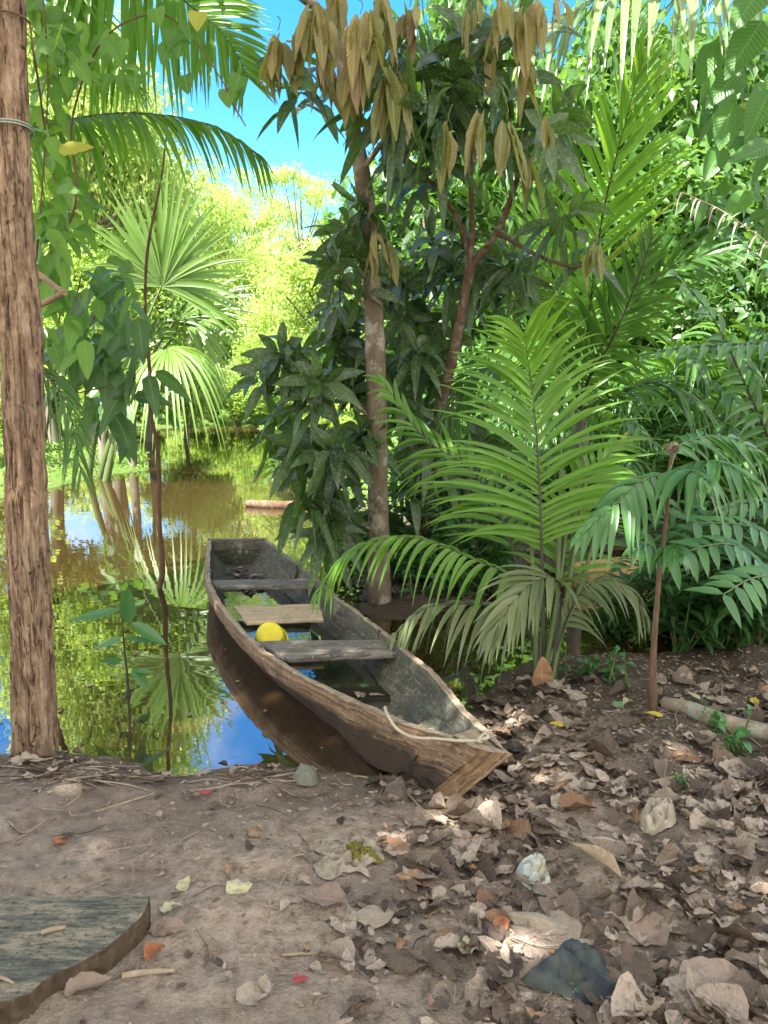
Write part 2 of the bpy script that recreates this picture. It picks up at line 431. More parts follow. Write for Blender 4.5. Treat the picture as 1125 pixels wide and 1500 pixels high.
# ------------------------------------------------------------------ ground, water
def poly_sd(x, y, poly):
    P = np.asarray(poly, float); Q = np.roll(P, -1, 0)
    d2 = np.full(x.shape, 1e9); ins = np.zeros(x.shape, bool)
    for (ax, ay), (bx, by) in zip(P, Q):
        ex, ey = bx - ax, by - ay
        t = np.clip(((x - ax) * ex + (y - ay) * ey) / (ex * ex + ey * ey + 1e-12), 0, 1)
        d2 = np.minimum(d2, (x - ax - ex * t) ** 2 + (y - ay - ey * t) ** 2)
        c = ((ay > y) != (by > y)) & (x < ex * (y - ay) / (ey if abs(ey) > 1e-12 else 1e-12) + ax)
        ins ^= c
    return np.where(ins, 1, -1) * np.sqrt(d2)
def pw(l): return [tuple(gz(a, b)[:2]) for a, b in l]
POLY_NEAR = pw([(-200, 1108), (0, 1104), (110, 1102), (180, 1122), (250, 1136), (390, 1113), (470, 1122), (560, 1130), (640, 1090), (690, 1035), (745, 990), (810, 962), (1000, 952), (1125, 945), (1500, 940)]) + [(40, 4.0), (40, -20), (-40, -20), (-40, 2.75)]
POLY_RIGHT = pw([(1500, 785), (1000, 800), (870, 806), (720, 872), (640, 905), (545, 908), (512, 872), (535, 790), (490, 725), (445, 690), (405, 648), (375, 626)]) + [(-4.5, 40), (-4.5, 400), (400, 400), (400, 6.8)]
POLY_LEFT = pw([(-300, 770), (60, 722), (140, 700), (218, 690), (225, 668), (160, 648), (190, 634), (250, 625), (380, 622)]) + [(-4, 34), (-4, 400), (-400, 400), (-400, 7)]
def ground_h(x, y):
    x = np.asarray(x, float); y = np.asarray(y, float)
    P = np.stack([x, y, np.zeros_like(x)], -1)
    wob = 0.05 * noise(P, 5.0, 3) + 0.03 * noise(P, 13.0, 8)
    a = poly_sd(x, y, POLY_NEAR) + wob
    za = np.where(a > 0, 0.13 * (1 - np.exp(-np.maximum(a, 0) / 0.7)) + 0.004, -0.35 * (1 - np.exp(np.minimum(a, 0) / 0.5)))
    b = np.maximum(poly_sd(x, y, POLY_RIGHT), poly_sd(x, y, POLY_LEFT)) + wob * 2
    zb = np.where(b > 0, 0.26 * (1 - np.exp(-np.maximum(b, 0) / 1.8)) + 0.012 * np.minimum(np.maximum(b, 0), 60), -0.5 * (1 - np.exp(np.minimum(b, 0) / 0.8)))
    z = np.maximum(za, zb)
    near = np.clip(a / 0.25, 0, 1)
    z = z + near * (0.024 * fbm(P, 3.1, 11, 3) + 0.011 * fbm(P, 15, 21, 3)) + np.clip(b / 0.6, 0, 1) * 0.06 * fbm(P, 1.3, 5, 3)
    return z
def gh(x, y): return float(ground_h(np.array([x]), np.array([y]))[0])
def on_ground(px, py, dz=0.0):
    z = 0.08
    for _ in range(5):
        p = gz(px, py, z); z = gh(p[0], p[1])
    p[2] = z + dz
    return p

def axis(lo, a, b, hi, step, g=1.18):
    c = list(np.arange(a, b, step)); s = step; v = a; left = []
    while v > lo: s *= g; v -= s; left.append(v)
    s = step; v = b; right = [b]
    while v < hi: s *= g; v += s; right.append(v)
    return np.array(left[::-1] + c + right)
gx = axis(-300, -2.3, 2.7, 300, 0.028); gy = axis(-15, 1.2, 5.2, 400, 0.028, 1.12)
GX, GY = np.meshgrid(gx, gy, indexing='ij')
GZ = ground_h(GX, GY)
def gh(x, y):                              # bilinear look-up in the ground sheet itself
    a = min(max(np.searchsorted(gx, x) - 1, 0), len(gx) - 2); c = min(max(np.searchsorted(gy, y) - 1, 0), len(gy) - 2)
    u = (x - gx[a]) / (gx[a + 1] - gx[a]); v = (y - gy[c]) / (gy[c + 1] - gy[c])
    return float((GZ[a, c] * (1 - u) + GZ[a + 1, c] * u) * (1 - v) + (GZ[a, c + 1] * (1 - u) + GZ[a + 1, c + 1] * u) * v)
mb = MB()
nx, ny = GX.shape
i = np.arange(nx - 1)[:, None] * ny; j = np.arange(ny - 1)[None]
mb.add(np.stack([GX, GY, GZ], -1).reshape(-1, 3), np.stack([i + j, i + ny + j, i + ny + j + 1, i + j + 1], -1).reshape(-1, 4))
M_GROUND, nt, b = mat_new("mud_soil")
tc = N_(nt, "ShaderNodeTexCoord").outputs["Object"]
sp = N_(nt, "ShaderNodeSeparateXYZ"); nt.links.new(tc, sp.inputs[0])
n1 = ntex(nt, 2.6, 6, 0.62, tc); n2 = ntex(nt, 24, 6, 0.7, tc); n3 = ntex(nt, 95, 3, 0.6, tc)
col = ramp(nt, n2, [(0.3, (0.12, 0.090, 0.066)), (0.43, (0.26, 0.203, 0.152)), (0.57, (0.36, 0.287, 0.220)), (0.8, (0.46, 0.38, 0.30))])
col = mix(nt, ramp(nt, n1, [(0.42, (0, 0, 0)), (0.66, (0.75, 0.75, 0.75))]), col, (0.155, 0.125, 0.10))
col = mix(nt, ramp(nt, ntex(nt, 7, 5, 0.7, tc), [(0.62, (0, 0, 0)), (0.7, (0.55, 0.55, 0.55))]), col, (0.10, 0.105, 0.075))
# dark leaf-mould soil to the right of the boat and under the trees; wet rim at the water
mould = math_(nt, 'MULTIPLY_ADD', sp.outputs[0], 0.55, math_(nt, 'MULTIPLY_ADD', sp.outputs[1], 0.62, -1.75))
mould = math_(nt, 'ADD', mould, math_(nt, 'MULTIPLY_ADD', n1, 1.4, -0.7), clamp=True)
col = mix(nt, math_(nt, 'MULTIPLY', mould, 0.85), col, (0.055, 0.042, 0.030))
wet = math_(nt, 'MULTIPLY_ADD', math_(nt, 'ADD', sp.outputs[2], math_(nt, 'MULTIPLY_ADD', n1, .06, -.03)), -15.0, 1.15, clamp=True)
col = mix(nt, math_(nt, 'MULTIPLY', wet, 0.78), col, (0.075, 0.053, 0.034))
grassy = math_(nt, 'MULTIPLY_ADD', sp.outputs[1], 0.6, -4.6, clamp=True)
col = mix(nt, math_(nt, 'MULTIPLY', grassy, ramp(nt, n1, [(0.4, (0.65, 0.65, 0.65)), (0.55, (0.95, 0.95, 0.95))])), col, (0.10, 0.17, 0.035))
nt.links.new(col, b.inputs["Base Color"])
nt.links.new(math_(nt, 'MULTIPLY_ADD', wet, -0.5, 0.92), b.inputs["Roughness"])
b.inputs["Specular IOR Level"].default_value = 0.25
hsum = math_(nt, 'ADD', math_(nt, 'MULTIPLY', n2, 1.0), math_(nt, 'MULTIPLY', n3, 0.45))
bumpn(nt, b, hsum, 1.0, 0.03)
tag(mb.build("ground", M_GROUND), kind="structure")

mb = MB(); mb.add([(-300, -3, 0), (300, -3, 0), (300, 400, 0), (-300, 400, 0)], [[0, 1, 2, 3]])
M_WATER, nt, b = mat_new("muddy_water")
tc = N_(nt, "ShaderNodeTexCoord").outputs["Object"]
wn1 = ntex(nt, 1.4, 3, 0.5, tc); wn2 = ntex(nt, 5.5, 2, 0.5, tc, (0.6, 1.3, 1))
nt.links.new(mix(nt, wn1, (0.026, 0.0155, 0.006), (0.038, 0.022, 0.009)), b.inputs["Base Color"])
b.inputs["Roughness"].default_value = 0.015
b.inputs["IOR"].default_value = 4.0
bumpn(nt, b, math_(nt, 'ADD', wn1, math_(nt, 'MULTIPLY', wn2, 0.35)), 0.05, 0.03)
tag(mb.build("water", M_WATER), kind="structure")

# ------------------------------------------------------------------ boat
def wood_mat(name, stops, rough=0.75, gs=1.0, green=0.0, bump=0.5, stain_shade=0.0):
    m, nt, b = mat_new(name)
    uv = N_(nt, "ShaderNodeTexCoord").outputs["UV"]
    g1 = ntex(nt, 5 * gs, 6, 0.65, uv, (0.8, 14, 1)); g2 = ntex(nt, 9, 4, 0.6); g3 = ntex(nt, 2.2, 3, 0.6)
    col = ramp(nt, g1, [(p, c) for p, c in stops])
    col = mix(nt, ramp(nt, g2, [(0.5, (0, 0, 0)), (0.68, (0.6, 0.6, 0.6))]), col, tuple(c * 0.45 for c in stops[1][1]))
    if green: col = mix(nt, math_(nt, 'MULTIPLY', ramp(nt, g3, [(0.42, (0, 0, 0)), (0.6, (1, 1, 1))]), green), col, (0.075, 0.085, 0.055))
    g5 = ntex(nt, 3.1, 3, .6, uv, (1.1, 26, 1)); g6 = ntex(nt, 45, 5, .75)
    ck = math_(nt, 'SUBTRACT', 1.0, math_(nt, 'MULTIPLY', math_(nt, 'ABSOLUTE', math_(nt, 'SUBTRACT', g5, .5)), 55.0), clamp=True)
    col = mix(nt, math_(nt, 'MULTIPLY', ck, math_(nt, 'MULTIPLY_ADD', g3, 2.6, -.85, clamp=True)), col, (.018, .013, .009))
    col = mix(nt, ramp(nt, g6, [(.56, (0, 0, 0)), (.66, (.6, .6, .6))]), col, tuple(min(.6, c * 1.15 + .02) for c in stops[3][1]))
    col = mix(nt, ramp(nt, g6, [(.34, (.7, .7, .7)), (.44, (0, 0, 0))]), col, tuple(c * .5 for c in stops[1][1]))
    if stain_shade:                                            # wet stain plus underside shade painted dark along the bottom of the hull
        sx = N_(nt, "ShaderNodeSeparateXYZ"); nt.links.new(N_(nt, "ShaderNodeTexCoord").outputs["Object"], sx.inputs[0])
        lim = math_(nt, 'MULTIPLY_ADD', sx.outputs[1], -0.028, stain_shade)      # the dark band climbs towards the bow
        f = math_(nt, 'MULTIPLY', math_(nt, 'SUBTRACT', math_(nt, 'ADD', lim, math_(nt, 'MULTIPLY', math_(nt, 'SUBTRACT', g2, .5), .09)), sx.outputs[2]), 30.0, clamp=True)
        col = mix(nt, math_(nt, 'MULTIPLY', f, .86), col, (0.028, 0.020, 0.013))
    nt.links.new(col, b.inputs["Base Color"]); b.inputs["Roughness"].default_value = rough
    b.inputs["Specular IOR Level"].default_value = 0.25
    bumpn(nt, b, math_(nt, 'SUBTRACT', math_(nt, 'ADD', g1, math_(nt, 'MULTIPLY', g6, 0.6)), math_(nt, 'MULTIPLY', ck, .8)), bump, 0.010)
    return m
M_HULLOUT = wood_mat("hull_outer_wood", [(0.28, (0.05, 0.032, 0.02)), (0.45, (0.165, 0.108, 0.066)), (0.6, (0.265, 0.18, 0.11)), (0.78, (0.36, 0.265, 0.17))], gs=0.9, bump=.8, stain_shade=.115)
M_HULLIN = wood_mat("hull_inner_wood", [(0.28, (0.03, 0.028, 0.022)), (0.45, (0.075, 0.07, 0.055)), (0.6, (0.13, 0.12, 0.095)), (0.8, (0.27, 0.245, 0.20))], green=0.6)
M_RAIL = wood_mat("rail_wood", [(0.28, (0.11, 0.08, 0.055)), (0.45, (0.23, 0.175, 0.12)), (0.6, (0.34, 0.27, 0.19)), (0.8, (0.46, 0.38, 0.28))], gs=1.2)
M_SEATGREY = wood_mat("grey_seat_wood", [(0.28, (0.05, 0.047, 0.042)), (0.45, (0.13, 0.118, 0.10)), (0.6, (0.20, 0.182, 0.155)), (0.8, (0.30, 0.27, 0.23))])
M_SEATTAN = wood_mat("tan_seat_wood", [(0.28, (0.20, 0.145, 0.09)), (0.45, (0.34, 0.26, 0.17)), (0.6, (0.44, 0.345, 0.235)), (0.8, (0.53, 0.43, 0.31))])
M_RAW = wood_mat("raw_bow_wood", [(0.25, (0.05, 0.03, 0.018)), (0.42, (0.19, 0.12, 0.065)), (0.58, (0.32, 0.21, 0.118)), (0.8, (0.44, 0.31, 0.19))], gs=0.7, bump=0.8)
M_ROT = plain_mat("rotten_wood", (0.012, 0.010, 0.008), (0.035, 0.026, 0.018), 40, 0.9, 0.8)

NS = 40
def curve_at(pxs, zs):
    n = len(pxs); z = np.interp(np.linspace(0, 1, n), np.linspace(0, 1, len(zs)), zs)
    return spline([gz(a, b, zz) for (a, b), zz in zip(pxs, z)], NS)
LG = curve_at([(304, 791), (301, 820), (301, 847), (309, 869), (331, 903), (364, 939), (410, 974), (458, 1001), (503, 1023), (563, 1050), (618, 1069), (668, 1084), (704, 1098)], [.26, .235, .215, .205, .205, .21, .225, .25, .27])
RG = curve_at([(391, 790), (427, 818), (462, 844), (494, 872), (529, 898), (564, 925), (592, 948), (632, 979), (659, 1010), (689, 1045), (720, 1072), (738, 1090)], [.26, .235, .22, .215, .215, .22, .23, .255, .275])
boat_c = (LG.mean(0) + RG.mean(0)) / 2
BO = np.array([boat_c[0], boat_c[1], 0.0])
boat = thing("canoe", "weathered grey wooden dugout canoe with three plank seats, bow grounded on the leafy mud bank", "canoe", BO)
tt = np.linspace(0, 1, NS)
zbot = np.interp(tt, [0, .2, .6, .85, 1], [-.06, -.1, -.1, -.03, .05])
zflo = np.interp(tt, [0, .12, .3, .6, .8, .93, 1], [.06, .035, .025, .02, .06, .16, .22])
outer, inner = [], []
for k in range(NS):
    l, r = LG[k], RG[k]; w = np.linalg.norm(r[:2] - l[:2]); e = (r - l) / np.linalg.norm(r - l)
    def pt(base, s, ins, z):
        q = base + s * e * ins; return [q[0], q[1], z]
    g = 0.5 * (l[2] + r[2]); H = g - zbot[k]; m = min(1, w / 0.45)
    outer.append([pt(l, 1, 0, l[2]), pt(l, 1, -.006 * m, l[2] - .035), pt(l, 1, .006 * m, l[2] - .26 * H), pt(l, 1, .07 * m, l[2] - .52 * H), pt(l, 1, .15 * m, zbot[k] + .12 * H), pt(l, 1, w * .45, zbot[k]),
                  pt(r, -1, w * .45, zbot[k]), pt(r, -1, .15 * m, zbot[k] + .12 * H), pt(r, -1, .07 * m, r[2] - .52 * H), pt(r, -1, .006 * m, r[2] - .26 * H), pt(r, -1, -.006 * m, r[2] - .035), pt(r, -1, 0, r[2])])
    th = min(.03, w * .28); f = zflo[k]; D = max(g - f, .02)
    inner.append([pt(r, -1, th, r[2]), pt(r, -1, th + .012 * m, r[2] - .40 * D), pt(r, -1, th + .022 * m, r[2] - .52 * D), pt(r, -1, th + .10 * m, f + .03 * D), pt(r, -1, w * .46, f),
                  pt(l, 1, w * .46, f), pt(l, 1, th + .10 * m, f + .03 * D), pt(l, 1, th + .022 * m, l[2] - .52 * D), pt(l, 1, th + .012 * m, l[2] - .40 * D), pt(l, 1, th, l[2])])
outer, inner = np.array(outer), np.array(inner)
# towards the bow both sides are drawn down and back to the raked end face
F_TL, F_TR, F_BR, F_BL = LG[-1], gz(748, 1104, .255), gz(657, 1177, .045), gz(634, 1161, .05)
par = np.array([0, .10, .36, .62, .88, 1.0])
for k in range(NS):
    w = np.clip((tt[k] - .62) / .38, 0, 1); w = w * w * (3 - 2 * w)
    for a in range(6):
        outer[k, a] = outer[k, a] * (1 - w) + (LG[k] + (F_BL - F_TL) * par[a]) * w
        outer[k, 11 - a] = outer[k, 11 - a] * (1 - w) + (RG[k] + (F_BR - F_TR) * par[a]) * w
    w2 = np.clip((tt[k] - .93) / .07, 0, 1)
    outer[k, 6:, :] += (F_TR - RG[-1]) * w2
sec = np.concatenate([outer, inner], 1)                      # closed ring of 22 points per station
up_ = [sec[0]]
SUB = 5
ring = []
for k in range(NS):                                          # subdivide each ring for displacement
    pts = []
    for a in range(sec.shape[1]):
        p, q = sec[k, a], sec[k, (a + 1) % sec.shape[1]]
        for s in range(SUB): pts.append(p + (q - p) * s / SUB)
    ring.append(pts)
ring = np.array(ring)
fine = np.stack([np.stack([np.interp(np.linspace(0, 1, 160), tt, ring[:, a, c]) for c in range(3)], -1) for a in range(ring.shape[1])], 1)
nr = fine.shape[1]
fine = fine + 0.0045 * np.stack([fbm(fine, 16, 3, 3), fbm(fine, 16, 9, 3), fbm(fine, 13, 15, 3)], -1)
chips = np.clip(noise(fine, 28, 44) - 0.35, 0, 1)
for a in list(range(0, 3)) + list(range(nr - 2, nr)) + list(range(11 * SUB - 2, 12 * SUB)):
    fine[:, a, 2] -= 0.016 * chips[:, a]
L_ = np.concatenate([[0], np.cumsum(np.linalg.norm(np.diff(fine[:, 0], axis=0), axis=1))])
mo, mi_, mr = MB(), MB(), MB()
n_out = 11 * SUB
def strip(mbx, a0, a1, m=0, mats=None):
    cols = [(a % nr) for a in range(a0, a1 + 1)]
    V = fine[:, cols]; c = len(cols)
    per = np.concatenate([[0], np.cumsum(np.linalg.norm(np.diff(V[80], axis=0), axis=1))])
    uv = np.stack([np.repeat(L_[:, None], c, 1), np.repeat(per[None], 160, 0)], -1).reshape(-1, 2)
    i = np.arange(159)[:, None] * c; j = np.arange(c - 1)[None]
    mbx.add(V.reshape(-1, 3), np.stack([i + j, i + c + j, i + c + j + 1, i + j + 1], -1).reshape(-1, 4), .5, uv, m)
strip(mo, 0, n_out)                                          # outside
strip(mo, n_out + SUB, nr - SUB, 1)                          # inside
mo.build("hull", [M_HULLOUT, M_HULLIN], boat, shift=BO)
strip(mr, n_out, n_out + SUB); mr.build("gunwale", M_RAIL, boat, shift=BO)
mr = MB(); strip(mr, nr - SUB, nr); mr.build("gunwale", M_RAIL, boat, shift=BO)

def solid(mb, top, thick, mat=0, nsub=1, jitter=0.0, seed=0, dirv=(0, 0, -1)):
    """prism from an outline (list of 3-D points), thick along dirv; outline subdivided, slightly worn edges"""
    P = np.asarray(top, float); pts = []
    for a in range(len(P)):
        for s in range(nsub): pts.append(P[a] + (P[(a + 1) % len(P)] - P[a]) * s / nsub)
    P = np.array(pts); n = len(P); c = P.mean(0); dv = np.asarray(dirv, float)
    if jitter: P = P + jitter * np.stack([fbm(P, 14, seed), fbm(P, 14, seed + 4), 0.4 * fbm(P, 14, seed + 8)], -1)
    bev = min(0.006, thick * .3)
    e1 = P + (c - P) * (bev / np.maximum(np.linalg.norm(c - P, axis=1), .02))[:, None]
    rings = [e1, P + dv * bev, P + dv * (thick - bev), e1 + dv * thick]
    ax = nrm(P[nsub % n] - P[0]); ay = nrm(np.cross(ax, dv))
    V = np.vstack(rings + [c[None], c[None] + dv * thick]); F4 = []
    for r in range(3):
        for a in range(n): F4.append([r * n + a, (r + 1) * n + a, (r + 1) * n + (a + 1) % n, r * n + (a + 1) % n])
    # caps as several concentric quads so that displacement and normals stay clean
    F3 = [[4 * n, a, (a + 1) % n] for a in range(n)] + [[4 * n + 1, 3 * n + (a + 1) % n, 3 * n + a] for a in range(n)]
    uv = np.stack([(V - c) @ ax, (V - c) @ ay + (V - c) @ dv], 1)
    mb.add(V, F4, .5, uv, mat); mb.add(V, F3, .5, uv, mat)
def seat(px, z, thick, m, seed):
    mb = MB(); solid(mb, [gz(a, b, z) for a, b in px], thick, 0, 10, 0.006, seed)
    return mb.build("seat", m, boat, smooth=False, shift=BO)
seat([(310, 849), (455, 848), (452, 857), (312, 858)], .205, .028, M_SEATGREY, 1)
tag(seat([(343, 888), (468, 884), (474, 906), (361, 911)], .195, .022, M_SEATTAN, 2), "lighter tan plank seat")
seat([(370, 939), (573, 936), (585, 956), (421, 963)], .19, .028, M_SEATGREY, 3)
# stern board, closing the far end
mb = MB()
a0, a1 = LG[0], RG[0]
e = nrm(a1 - a0); back = nrm(np.array([LG[0] - LG[6]])[0] * [1, 1, 0])
solid(mb, [a0 + [0, 0, .004], a1 + [0, 0, .004], a1 + [0, 0, -.075], a0 + [0, 0, -.075]], .035, 0, 8, .004, 5, back)
b0, b1 = a0 - [0, 0, .078], a1 - [0, 0, .078]
solid(mb, [b0, b1, b1 - e * .06 + [0, 0, -.24], b0 + e * .06 + [0, 0, -.24]], .022, 1, 8, .003, 8, back)
mb.build("stern_board", [M_SEATGREY, M_HULLIN], boat, smooth=False, shift=BO)
# bow block: solid raw-wood stem that closes the near end
def patch(mb, A, B, C, D, nu, nv, mat, amp, seed):            # A-B top edge, D-C bottom edge
    u = np.linspace(0, 1, nu)[:, None, None]; v = np.linspace(0, 1, nv)[None, :, None]
    P = (A * (1 - u) + B * u) * (1 - v) + (D * (1 - u) + C * u) * v
    P = P + amp * np.stack([fbm(P, 22, seed, 3), fbm(P, 22, seed + 5, 3), fbm(P, 22, seed + 9, 3)], -1)
    lu = np.linalg.norm(B - A); lv = np.linalg.norm(D - A)
    uv = np.stack(np.broadcast_arrays(v * lv, u * lu), -1).reshape(nu, nv, 2).reshape(-1, 2)
    i = np.arange(nu - 1)[:, None] * nv; j = np.arange(nv - 1)[None]
    mb.add(P.reshape(-1, 3), np.stack([i + j, i + nv + j, i + nv + j + 1, i + j + 1], -1).reshape(-1, 4), .5, uv, mat)
A3 = np.array
fn = nrm(np.cross(F_TR - F_TL, F_BL - F_TL)); fn = fn if fn[1] < 0 else -fn
backv = nrm(np.array([*(LG[-8] - LG[-1])[:2], 0]))
o_ = fn * .010
tl_f, tr_f, br_f, bl_f = F_TL + o_ + [-.004, 0, .006], F_TR + o_ + [.004, 0, .004], F_BR + o_ + [.003, 0, 0], F_BL + o_ + [-.003, 0, 0]
rl, rr2, rbr, rbl = F_TL + backv * .13 + [.006, 0, .003], RG[-1] + backv * .14 + [-.004, 0, .003], F_BR + backv * .05, F_BL + backv * .05
mb = MB()
patch(mb, tl_f, tr_f, br_f, bl_f, 16, 30, 0, .005, 3)                      # raw end face
patch(mb, rl, rr2, tr_f, tl_f, 16, 14, 1, .004, 3)                         # worn top
patch(mb, tl_f, F_TL + [0, 0, -.004], F_BL, bl_f, 4, 24, 0, .003, 3); patch(mb, F_TR, tr_f, br_f, F_BR, 4, 24, 0, .003, 3)
patch(mb, rl, rr2, rr2 + [0, 0, -.09], rl + [0, 0, -.09], 8, 8, 1, .003, 3)  # back, inside the hull
mb.build("stem_post", [M_RAW, M_RAIL], boat, shift=BO)
# black rotten hollow low on the bow
mb = MB()
cen = outer[NS - 3, 3] * .5 + outer[NS - 3, 4] * .5
axu = nrm(outer[NS - 1, 3] - outer[NS - 6, 3]); axv = nrm(outer[NS - 3, 5] - outer[NS - 3, 1]); chn = nrm(np.cross(axu, axv)); chn = chn if chn[1] < 0 else -chn
u = np.linspace(0, 1, 10)[:, None]; an = np.linspace(0, 2 * np.pi, 60)[None]
rr_ = u * (0.030 + .009 * np.sin(an * 3 + 1) + .006 * np.sin(an * 7) + .004 * np.sin(an * 13 + 2))
V = cen + chn * .012 + rr_[..., None] * (np.cos(an)[..., None] * axu * .9 + np.sin(an)[..., None] * axv * 2.2) - chn * (.012 * np.repeat(u ** 2, 60, 1))[..., None]
V = V + chn * (.006 * fbm(V, 60, 3))[..., None]
i = np.arange(9)[:, None] * 60; j = np.arange(59)[None]
mb.add(V.reshape(-1, 3), np.stack([i + j, i + 60 + j, i + 61 + j, i + j + 1], -1).reshape(-1, 4))
mb.build("rot_patch", M_ROT, boat, shift=BO)
# two low ribs inside
for k in (9, 24):
    mb = MB(); tube(mb, [inner[k, a] + A3([0, 0, .006]) for a in range(0, 10)], .014, 6, 30, 0, .5, .2, 20)
    mb.build("rib", M_HULLIN, boat, shift=BO)
# rain water lying in the bottom
mb = MB(); zb_ = .052
ks = [k for k in range(4, 32)]
Lw = [A3([*(inner[k, 6] + (inner[k, 7] - inner[k, 6]) * max(0, (zb_ - inner[k, 6, 2]) / (inner[k, 7, 2] - inner[k, 6, 2] + 1e-9)))[:2], zb_]) for k in ks]
Rw = [A3([*(inner[k, 3] + (inner[k, 2] - inner[k, 3]) * max(0, (zb_ - inner[k, 3, 2]) / (inner[k, 2, 2] - inner[k, 3, 2] + 1e-9)))[:2], zb_]) for k in ks]
V = np.array([x for p in zip(Lw, Rw) for x in p])
mb.add(V, [[2 * a, 2 * a + 1, 2 * a + 3, 2 * a + 2] for a in range(len(ks) - 1)])
M_BILGE, nt, bb = mat_new("rain_water")
bb.inputs["Base Color"].default_value = (0.03, 0.028, 0.02, 1); bb.inputs["Roughness"].default_value = 0.03; bb.inputs["IOR"].default_value = 1.7
bumpn(nt, bb, ntex(nt, 9, 2), 0.06, 0.02)
mb.build("bilge_water", M_BILGE, boat, shift=BO)

# mooring rope over the near rail, knotted to the bow
M_ROPE = plain_mat("pale_rope", (0.50, 0.45, 0.33), (0.36, 0.31, 0.22), 160, 0.8, .8)
mb = MB()
rp = [gz(572, 1058, .17), gz(566, 1046, .235), gz(564, 1036, .262), gz(568, 1048, .27), gz(582, 1068, .235), gz(606, 1080, .24), gz(640, 1082, .255), gz(672, 1085, .27), gz(700, 1085, .275), gz(712, 1082, .285)]
tube(mb, rp, .0055, 8, 70, 0, .5, .12, 120)
kn = gz(708, 1081, .287)
tube(mb, [kn + .016 * A3([math.cos(a * 1.1), math.sin(a * 1.7), .5 * math.sin(a * 1.3)]) for a in np.linspace(0, 14, 26)], .005, 6, 120, 0, .5)
tag(mb.build("mooring_rope", M_ROPE), "pale thin mooring rope looped over the canoe's near rail and knotted at the bow", "rope")
# yellow bailer
M_YEL = plain_mat("yellow_plastic", (0.72, 0.62, 0.02), (0.44, 0.37, 0.03), 34, 0.45, 0.1, .4)
M_YELIN = plain_mat("worn_yellow_rim", (0.74, 0.62, 0.05), (0.55, 0.46, 0.05), 12, 0.5)
bc = gz(396, 934, .118)
bowl = thing("plastic_bowl", "yellow plastic bailing bowl behind the nearest plank seat of the canoe", "bowl", bc)
prof = [(0.0, .052), (.030, .052), (.034, .055), (.056, .055), (.060, .052), (.066, .050), (.071, .044), (.074, .03), (.082, -.05), (.079, -.05), (.071, .028), (.06, .045), (0, .046)]
a = np.linspace(0, 2 * np.pi, 40, endpoint=False); rot = Matrix.Rotation(math.radians(52), 3, 'X')
V = np.array([[r * math.cos(t), r * math.sin(t), z] for r, z in prof for t in a]) @ np.array(rot).T
i = np.arange(len(prof) - 1)[:, None] * 40; j = np.arange(40)[None]; k = (j + 1) % 40
mb = MB(); mb.add(V, np.stack([i + j, i + k, i + 40 + k, i + 40 + j], -1).reshape(-1, 4)); mb.build("shell", M_YEL, bowl)
mb = MB(); tube(mb, np.array([[.085 * math.cos(t), .085 * math.sin(t), -.05] for t in np.linspace(0, 2 * np.pi, 41)]) @ np.array(rot).T, .005, 6); mb.build("rim", M_YELIN, bowl)

# leaves fallen into the boat: one loose mass of litter
M_LITTER = leaf_mat("dead_leaf", (0.13, 0.092, 0.064), (0.44, 0.36, 0.285), (0.30, 0.18, 0.08), 0.10, 0.62, 0.28, spec=0.4, rare=((0.28, 0.165, 0.09), 0.08), rumple=.7)
M_LITTERDK = leaf_mat("dark_dead_leaf", (0.04, 0.030, 0.022), (0.16, 0.118, 0.085), (0.2, 0.1, 0.05), 0.06, 0.62, 0.0, spec=0.35, rumple=.7)
def pf_lobed(y): return max(.03, (math.sin(math.pi * y ** .8) ** .7) * (1 + .16 * math.sin(y * 19)))
DEAD = [template(pf, 12, f, 6, w, c, sd, cu, hk) for pf, f, w, c, sd, cu, hk in [
    (pf_ovate, .08, .1, .10, 1, .08, .08), (pf_ovate, -.1, .06, .14, 2, .16, -.06), (pf_lance, .12, .1, .12, 3, .2, .1), (pf_ovate, .06, .1, .12, 4, .05, .05),
    (pf_lobed, 0, .1, .16, 5, .12, .08), (pf_ovate, .06, .1, .18, 6, -.12, .06), (pf_lance, 0, .1, .10, 7, .6, .1), (pf_lance, .1, 0, .10, 8, -.1, -.1), (pf_ovate, .1, .1, .07, 9, .45, .25), (pf_lobed, .1, .1, .2, 10, .05, .05)]]
mb = MB()
for _ in range(70):
    k = int(R(2, 9)) if R() < .75 else int(R(28, 36)); s = R(.25, .75)
    f = inner[k, 6] * s + inner[k, 3] * (1 - s) + A3([0, 0, max(.008, zb_ + .004 - zflo[k])])
    y = R(0, 6.28)
    place(mb, DEAD[int(R(0, 10))], f, A3([math.cos(y), math.sin(y), R(-.1, .2)]), A3([R(-.3, .3), R(-.3, .3), 1]), R(.04, .09), R(.02, .045), mat=int(R() < .5))
tag(mb.build("boat_litter", [M_LITTER, M_LITTERDK]), "loose dead leaves scattered in the bottom of the canoe", "leaf litter", kind="stuff")

